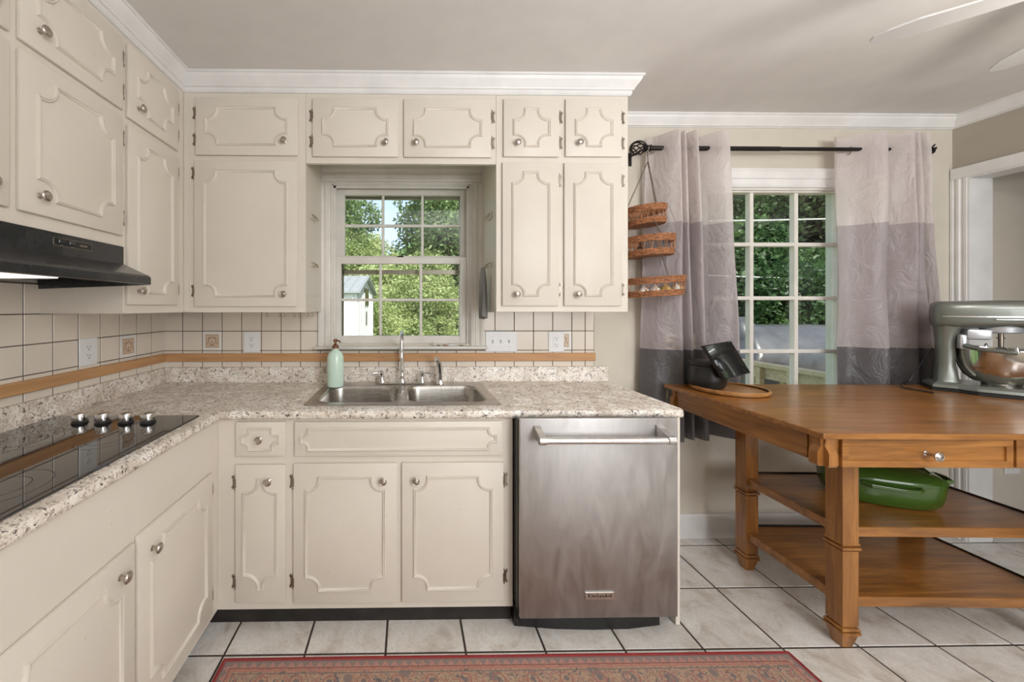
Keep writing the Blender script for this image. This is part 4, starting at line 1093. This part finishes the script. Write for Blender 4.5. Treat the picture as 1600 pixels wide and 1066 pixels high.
# ------------------------------------------------------------------ stand mixer
mx = thing('stand_mixer', 'silver grey bowl-lift stand mixer standing on the wooden table', 'mixer', (2.56, 1.78, TT))
mx_m = Matrix.Translation((2.672, 1.775, TT)) @ Matrix.Rotation(math.radians(-42), 4, 'Z')
def mp(name, q, mat, parent=mx, smooth=True, **k):
    q.v = [tuple(mx_m @ Vector(p)) for p in q.v]; return part(name, q, mat, parent, smooth, **k)
def base_poly(g=0):
    pts = [(-.068-g, -.068-g), (.0, -.080-g), (.04, -.122-g), (.16, -.135-g), (.27, -.125-g), (.315+g, -.08), (.325+g, 0)]
    return pts + [(x, -y) for x, y in pts[::-1][1:]]
q = B().rings([[(x, y, z) for x, y in base_poly(g)] for g, z in ((.0, .014), (.004, .018), (.002, .030), (-.012, .042))])
mp('base', q, 'mixer_grey')
mp('mat', B().rings([[(x, y, z) for x, y in base_poly(.006)] for z in (.0008, .0135)]), 'black', smooth=False)
def slab(x0_, x1_, hy0, z0_, z1_, bev, seg=4):
    return B().box(x0_, x1_, -hy0, hy0, z0_, z1_, bev, None, seg)
q = B(); rs = []
for z, xa, xb, hw in ((.035, -.056, .030, .046), (.05, -.050, .020, .040), (.12, -.047, .010, .037), (.24, -.046, .010, .037), (.30, -.048, .022, .046), (.335, -.050, .06, .056)):
    rs.append([(x, y, z) for x, y, _ in rrect(xa, xb, -hw, hw, .025, 0, 4)])
q.rings(rs); mp('column', q, 'mixer_grey')
q = B(); rs = []
for x, hw, zc, hh in ((-.060, .026, .372, .035), (-.054, .046, .370, .056), (-.040, .058, .369, .065), (.0, .068, .370, .066), (.12, .069, .372, .066), (.22, .068, .374, .062), (.28, .062, .375, .056), (.315, .048, .375, .044), (.328, .030, .375, .030)):
    rs.append([(x, hw*1.0*math.copysign(abs(math.cos(a))**.55, math.cos(a)), zc+hh*math.copysign(abs(math.sin(a))**.55, math.sin(a))) for a in np.linspace(0, 2*PI, 33)[:-1]])
q.rings(rs); head = mp('head', q, 'mixer_grey', ang=50)
mp('trim_band', B().rings([[(x, y, z) for x, y, _ in rrect(-.045, .24, -.0705, .0705, .03, 0, 4)] for z in (.358, .364)]), 'steel_bright', head)
mp('speed_dial', B().box(.10, .19, -.074, -.066, .345, .352, .002), 'steel_bright', head)
bdg = mp('badge', B().box(.20, .30, -.072, -.062, .362, .398, .003), 'black', head, label='black badge with silver edging')
mp('badge_edge', B().box(.198, .302, -.071, -.061, .360, .3635).box(.198, .302, -.071, -.061, .3965, .400).box(.198, .2015, -.071, -.061, .36, .40), 'chrome', bdg)
mp('badge_marks', B().box(.21, .29, -.0735, -.072, .384, .389).box(.215, .28, -.0735, -.072, .370, .376), 'chrome', bdg)
mp('planetary', B().lathe([(.050, .285), (.056, .29), (.058, .312), (.05, .32)], (.135, 0, 0), 28), 'mixer_light', head)
mp('shaft', B().lathe([(.008, .21), (.008, .285)], (.135, 0, 0), 12).tube([(.123, 0, .262), (.147, 0, .262)], .003, 6), 'pewter', head)
mp('lift_carriage', B().box(.008, .030, -.060, .060, .205, .275, .008, None, 2), 'mixer_light')
mp('carriage_guard', B().box(.030, .100, -.052, .052, .252, .302, .010, None, 2), 'mixer_light')
for s in (-1, 1):
    a_ = mp('bowl_arm', B().tube([(.02, s*.045, .225), (.05, s*.105, .212), (.11, s*.132, .205), (.135, s*.136, .203)], [.012, .010, .009, .009], 10), 'mixer_grey')
    mp('locating_pin', B().lathe([(.007, 0), (.005, .016), (.001, .024)], (.135, s*.136, .205), 12), 'chrome', a_)
mp('wire_whisk', B().lathe([(.004, .135), (.02, .14), (.034, .16), (.036, .18), (.014, .215), (.008, .22)], (.135, 0, 0), 10), 'steel_bright', head)
mp('power_cord', B().tube([(-.05, .02, .20), (-.08, .035, .12), (-.105, .04, .055), (-.12, .03, .02), (-.16, -.02, .007), (-.17, -.11, .005), (-.10, -.20, .005)], .0032, 8), 'black')
bowl = thing('mixing_bowl', 'polished steel mixing bowl held on the stand mixer arms', 'bowl', tuple(mx_m @ Vector((.135, 0, .05))))
prof = [(.045, .052), (.075, .056), (.102, .085), (.116, .125), (.122, .165), (.124, .206), (.128, .208), (.128, .211), (.122, .210), (.119, .165), (.112, .125), (.098, .088), (.07, .060), (.001, .056)]
mp('bowl', B().lathe(prof, (.135, 0, 0), 44, cap1=False), 'bowl_steel', bowl)
mp('handle', B().tube([(.245, -.06, .190), (.285, -.085, .188), (.315, -.09, .160), (.305, -.082, .11), (.242, -.055, .10)], .007, 8), 'bowl_steel', bowl)
mp('foot', B().lathe([(.052, .0425), (.054, .052), (.04, .056)], (.135, 0, 0), 28), 'bowl_steel', bowl)

# ------------------------------------------------------------------ green casserole
gm = Matrix.Translation((2.075, 1.60, ZM+.0008)) @ Matrix.Rotation(math.radians(-24), 4, 'Z') @ Matrix.Diagonal((.86, .86, 1.22, 1))
cs_ = thing('casserole', 'green enamelled oval casserole with ridged lid on middle shelf', 'casserole', (2.0, 1.585, ZM))
def sup(a, b_, n_=48, e=.8): return [(a*math.copysign(abs(math.cos(t))**e, math.cos(t)), b_*math.copysign(abs(math.sin(t))**e, math.sin(t))) for t in np.linspace(0, 2*PI, n_+1)[:-1]]
def loft(levels): return B().rings([[(x, y, z) for x, y in sup(a, b_)] for a, b_, z in levels], m=gm)
pot = part('pot', loft([(.16, .085, 0), (.185, .105, .004), (.205, .122, .020), (.215, .130, .045), (.219, .133, .075), (.220, .134, .088)]), 'green_enamel', cs_, True)
lid = part('lid', loft([(.222, .136, .089), (.223, .137, .094), (.215, .130, .104), (.19, .112, .116), (.14, .08, .125), (.07, .04, .129), (.01, .006, .130)]), 'green_enamel', cs_, True)
q = B()
for k in range(9):
    x = -.02+.022*k; q.tube([(x, -.05, .1265-.0009*k), (x+.008, 0, .133-.0012*k), (x, .05, .1265-.0009*k)], .0042, 6, gm)
part('ridges', q, 'green_enamel', lid, True)
part('side_handle', B().tube([(-.12, -.125, .080), (-.10, -.150, .078), (0, -.158, .076), (.06, -.150, .077), (.08, -.130, .080)], .008, 8, gm), 'green_enamel', pot, True)
part('end_handle', B().tube([(.19, -.05, .098), (.228, -.045, .102), (.236, 0, .103), (.228, .045, .102), (.19, .05, .098)], .007, 8, gm), 'green_enamel', lid, True)

# ------------------------------------------------------------------ rug
rx0, rx1, ry0, ry1 = -.672, 1.433, .65, 1.37
q = B(); nx_, ny_ = 80, 24
def rugpt(i, j, z):
    x = rx0+(rx1-rx0)*i/nx_; y = ry0+(ry1-ry0)*j/ny_
    y += (.004*math.sin(x*2.1+1)-.006*(1-abs(x-.38)/1.05))*(j/ny_)
    zz = .0012*math.sin(x*9)*math.sin(y*7)
    return (x, y, z+zz)
q.rings([[rugpt(i, j, .0095) for i in range(nx_+1)] for j in range(ny_+1)], False, False, False)
edge = [(i, 0) for i in range(nx_)]+[(nx_, j) for j in range(ny_)]+[(i, ny_) for i in range(nx_, 0, -1)]+[(0, j) for j in range(ny_, 0, -1)]
rug = tag(part('rug', q, 'rug', None, True, loc=((rx0+rx1)/2, (ry0+ry1)/2, 0)), 'faded red and tan oriental runner rug on the tile floor', 'rug')
q = B().rings([[rugpt(i, j, z) for i, j in edge] for z in (.0022, .0094)], True, False, False)
q.tube([rugpt(i, j, .0075) for i, j in edge]+[rugpt(0, 0, .0075)], .0045, 6)
part('binding', q, 'rug_edge', rug, True)

# ------------------------------------------------------------------ ceiling fan
fc = (2.0, .83); FZ = 2.205
fan = thing('ceiling_fan', 'white ceiling fan with five blades and a lit globe', 'ceiling fan', (fc[0], fc[1], FZ))
part('mount', B().lathe([(.07, CZ-.001), (.065, CZ-.03), (.02, CZ-.045), (.02, FZ+.06)], (fc[0], fc[1], 0)), 'white_plastic', fan, True)
part('motor', B().lathe([(.03, FZ+.065), (.09, FZ+.055), (.10, FZ+.02), (.10, FZ-.02), (.07, FZ-.045), (.05, FZ-.05)], (fc[0], fc[1], 0), 32), 'white_plastic', fan, True)
part('globe', B().lathe([(.04, -.052), (.06, -.075), (.07, -.10), (.06, -.13), (.03, -.145), (.001, -.147)], (fc[0], fc[1], FZ), 24), 'white_plastic', fan, True)
for k in range(5):
    a = math.radians(138-72*k); R_ = Matrix.Translation((fc[0], fc[1], FZ)) @ Matrix.Rotation(a, 4, 'Z') @ Matrix.Rotation(math.radians(-3), 4, 'X')
    hw = .056
    poly = [(.14, -.036), (.30, -.043), (.50, -hw), (.565, -.038), (.585, -.02), (.59, 0), (.585, .024), (.56, .040), (.50, hw), (.30, .043), (.14, .036)]
    bl = part('blade', B().prism(poly, -.003, .003, R_), 'fan_blade', fan)
    part('blade_arm', B().box(.08, .18, -.018, .018, -.008, -.0035, .001, R_), 'white_plastic', bl)

# thin pale cable on the wall under the big window
single('loose_cable', B().tube([(1.665, D-.004, .66), (1.70, D-.004, .585), (1.745, D-.004, .52), (1.80, D-.004, .465), (1.87, D-.004, .432), (1.93, D-.004, .425)], .0016, 6), 'wire',
       'thin pale cable trailing down the wall under the left curtain', 'cable', (1.7, D-.004, .6), True)

# ------------------------------------------------------------------ outdoors
struct('ground', B().add([(-60, D+.4, -1.0), (80, D+.4, -1.0), (80, 40, -1.0), (-60, 40, -1.0)], [(0, 1, 2, 3)]), 'grass')
hill = B(); rs = []
for j in range(14):
    row = []
    for i in range(60):
        x = -60+140*i/59; s_ = j/13
        z = -1.0+ (6.0+2.2*math.sin(x*.13+1)+.9*math.sin(x*.5) + (2.5 if x > 9 else 0) )*s_**.7
        row.append((x, 19+14*s_, z))
    rs.append(row)
struct('hillside', B().rings(rs, False, False, False), 'grass', smooth=True)
def leaves(n, blobs, size, seed):
    r = np.random.default_rng(seed)
    bl = np.array(blobs); k = r.integers(0, len(bl), n)
    d = r.normal(size=(n, 3)); d /= np.linalg.norm(d, axis=1)[:, None]
    rad = r.uniform(.72, 1.04, n)[:, None]
    c = bl[k, :3] + d*rad*bl[k, 3:4]*np.array([1, 1, .85])
    u = r.normal(size=(n, 3)); u /= np.linalg.norm(u, axis=1)[:, None]
    w_ = np.cross(u, r.normal(size=(n, 3))); w_ /= np.linalg.norm(w_, axis=1)[:, None]
    s_ = size*r.uniform(.6, 1.3, n)[:, None]
    v = np.stack([c-u*s_, c+w_*s_*.5, c+u*s_, c-w_*s_*.5], 1).reshape(-1, 3)
    me = bpy.data.meshes.new('foliage'); me.vertices.add(4*n); me.vertices.foreach_set('co', v.astype(np.float32).ravel())
    me.loops.add(4*n); me.loops.foreach_set('vertex_index', np.arange(4*n, dtype=np.int32))
    me.polygons.add(n); me.polygons.foreach_set('loop_start', np.arange(0, 4*n, 4, dtype=np.int32))
    me.update(calc_edges=True); me.materials.append(M['leaf_mid'])
    return me
def tree_proto(seed, hgt, spread, nblob, n, size, low=.3):
    r = random.Random(seed); bl = []
    for i in range(nblob):
        t_ = r.uniform(low, 1); rr = spread*(1.15-.65*t_)*r.uniform(.2, 1); a = r.uniform(0, 2*PI)
        bl.append((rr*math.cos(a), rr*math.sin(a), hgt*t_, spread*r.uniform(.26, .42)))
    me = leaves(n, bl, size, seed)
    inner = B()
    for x, y, z, rad in bl:
        inner.tube([(0, 0, hgt*.25), (x*.5, y*.5, (z+hgt*.25)/2), (x, y, z)], [spread*.035, spread*.022, spread*.01], 5)
    inner.tube([(0, 0, -.3), (.05, 0, hgt*.3), (-.05, .05, hgt*.7), (0, 0, hgt*.95)], [spread*.08, spread*.065, spread*.04, spread*.015], 8)
    tm = make_mesh('trunk', inner, 'bark', smooth=True)
    return me, tm
protos = [tree_proto(11, 9, 3.2, 110, 90000, .085, .12), tree_proto(12, 7, 2.8, 90, 75000, .075, .08), tree_proto(13, 3.0, 2.0, 45, 45000, .055, .05)]
def tree(p, x, y, z, s_, rot, mat, label, name='tree', cat='tree', group=None):
    t = thing(name, label, cat, (x, y, z), group)
    for me, nm in zip(protos[p], ('foliage', 'trunk')):
        o = bpy.data.objects.new(nm, me); COL.objects.link(o); o.parent = t; o.scale = (s_,)*3; o.rotation_euler = (0, 0, rot)
        if nm == 'foliage':
            o['kind'] = 'stuff'
            o.material_slots[0].link = 'OBJECT'; o.material_slots[0].material = M[mat]
g1 = 'trees behind the yard'
specs = [  # p, x, y, z, s, rot, mat, label
    (0, -4.2, 17, -1, 1.0, .3, 'leaf_mid', 'tall tree at the left in the sink window, above the shed'),
    (1, -1.9, 15.5, -1, .72, 1.4, 'leaf_bright', 'bright yellow-green tree in the middle of the sink window'),
    (0, 2.6, 16.5, -1, 1.05, 2.2, 'leaf_mid', 'tall shady tree at the right side of the sink window'),
    (2, .6, 12.0, -1, .95, .9, 'leaf_bright', 'low bright bush at the bottom right of the sink window'),
    (2, -1.0, 11.6, -1, .85, 2.9, 'leaf_bright', 'low bright bush next to the shed in the sink window'),
    (2, -.2, 14.0, -1, 1.25, 4.1, 'leaf_bright', 'rounded bright bush in the middle of the sink window'),
    (1, 8.2, 10.5, -1, 1.05, .5, 'leaf_dark', 'dark dense tree at the left of the large window'),
    (0, 11.5, 12.5, -1, 1.05, 1.9, 'leaf_dark', 'tall dark tree in the middle of the large window'),
    (1, 12.5, 10.0, -1, 1.1, 3.3, 'leaf_mid', 'sunlit leafy tree at the right of the large window'),
    (2, 8.6, 8.0, -1, 1.05, 5.0, 'leaf_dark', 'dark low bush behind the covered grill'),
    (2, 11.2, 8.6, -1, 1.0, 1.0, 'leaf_mid', 'leafy low bush beyond the far deck railing'),
    (0, 16.5, 15.0, -1, 1.15, 4.4, 'leaf_dark', 'farthest dark tree seen through the large window'),
    (1, 6.0, 11.5, -1, 1.05, 2.4, 'leaf_dark', 'dark tree seen past the left curtain of large window')]
for s in specs: tree(*s, group=None)
# shed
sh = thing('shed', 'white garden shed with pale metal roof outside the sink window', 'shed', (-1.75, 9.2, -1))
sm = Matrix.Translation((-2.337, 9.5, -1.0)) @ Matrix.Rotation(math.radians(-5), 4, 'Z')
L_, Wd, He, Hr = 1.3, 1.0, 2.655, 3.03      # half length, half width, eaves, ridge
q = B().rings([[(x, -Wd, 0), (x, Wd, 0), (x, Wd, He), (x, 0, Hr), (x, -Wd, He)] for x in (-L_, L_)], m=sm)
body = part('walls', q, 'shed_white', sh)
for k in range(13):
    x = -L_+.1+k*.2
    part('batten', B().box(x-.015, x+.015, -Wd-.02, -Wd, .05, He-.02, 0, sm), 'shed_white', body)
for k in range(9):
    y = -Wd+.1+k*.225
    part('batten', B().box(L_, L_+.02, y-.015, y+.015, .05, He, 0, sm), 'shed_white', body)
for s in (-1, 1):
    q = B().rings([[(x, 0, Hr+.02), (x, s*(Wd+.10), He-.03), (x, s*(Wd+.10), He+.02), (x, 0, Hr+.07)] for x in (-L_-.1, L_+.1)], m=sm)
    rf = part('roof', q, 'shed_roof', sh)
    for k in range(13):
        x = -L_+k*.22
        part('roof_rib', B().rings([[(x, 0, Hr+.07), (x+.03, 0, Hr+.07), (x+.03, 0, Hr+.09), (x, 0, Hr+.09)], [(x, s*(Wd+.1), He+.02), (x+.03, s*(Wd+.1), He+.02), (x+.03, s*(Wd+.1), He+.04), (x, s*(Wd+.1), He+.04)]], m=sm), 'shed_roof', rf)
part('vent_window', B().box(L_+.005, L_+.03, -.22, .22, He-.30, He+.12, 0, sm), 'pewter', sh)
part('door_hinge', B().box(L_+.02, L_+.035, -.05, -.02, He-.8, He-.45, 0, sm), 'slot', sh)
# deck
deck = struct('deck', B().box(2.7, 8.5, D+.14, 6.1, -.20, -.06), 'deck_wood', (5, 4, -.1))
def railing(label, p0, p1, ztop=.83, n=12):
    a = Vector(p0); b_ = Vector(p1); d = (b_-a); L = d.length; d.normalize(); nn = Vector((-d.y, d.x, 0))
    m_ = Matrix.Translation(a) @ Matrix(((d.x, nn.x, 0, 0), (d.y, nn.y, 0, 0), (0, 0, 1, 0), (0, 0, 0, 1)))
    t = thing('deck_railing', label, 'railing', (a.x, a.y, -.06))
    part('top_rail', B().box(0, L, -.05, .05, ztop-.035, ztop, .004, m_), 'deck_wood', t)
    part('rail', B().box(0, L, -.019, .019, ztop-.13, ztop-.0355, 0, m_), 'deck_wood', t)
    part('rail', B().box(0, L, -.019, .019, .02, .10, 0, m_), 'deck_wood', t)
    k = 0; x = .06
    while x < L-.04:
        part('baluster', B().box(x, x+.04, -.058 if k % 2 else .0195, -.0195 if k % 2 else .058, -.02, ztop-.036, 0, m_), 'deck_wood', t)
        x += .13; k += 1
    for x in (0.0, L-.09): part('post', B().box(x, x+.09, -.045, .045, -.06, ztop-.036, 0, m_), 'deck_wood', t)
railing('pine deck railing running away from the house outside the large window', (3.05, 2.25, 0), (3.05, 6.0, 0))
railing('far pine deck railing behind the covered grill', (3.11, 6.0, 0), (8.4, 6.0, 0), .86)
# grill under a cover
gr = thing('covered_grill', 'barbecue grill under a black vinyl cover on the deck', 'grill', (4.15, 4.0, -.06))
gmx = Matrix.Translation((4.12, 3.95, -.06)) @ Matrix.Rotation(math.radians(6), 4, 'Z')
def gl(hx, hy, z, cy=0, r=.05): return [(x, y+cy, z) for x, y, _ in rrect(-hx, hx, -hy, hy, r, 0, 3)]
q = B().rings([gl(.80, .36, .02), gl(.78, .34, .45), gl(.79, .34, .80), gl(.74, .34, .90, 0), gl(.56, .16, 1.15, .08), gl(.50, .10, 1.17, .08, .04)], m=gmx)
part('cover', q, 'grill_cover', gr, True, ang=50)
q = B().rings([gl(.20, .20, .80), gl(.22, .19, 1.05), gl(.15, .12, 1.18), gl(.05, .05, 1.26, 0, .02)], m=Matrix.Translation((3.62, 4.0, -.06)) @ Matrix.Rotation(.5, 4, 'Z'))
part('cover_bulge', q, 'grill_cover', gr, True, ang=50)
# overhead cables outside the large window
for z_a, z_b, lab in ((3.05, 3.45, 'upper of two pale overhead cables outside the large window'), (1.95, 2.0, 'lower of two pale overhead cables outside the large window')):
    single('overhead_cable', B().tube([(6.0+1.2*k, 7.4, z_a+(z_b-z_a)*k/6-.10*math.sin(PI*k/6)) for k in range(7)], .014, 5), 'wire', lab, 'cable', (8, 7.4, z_a), True)
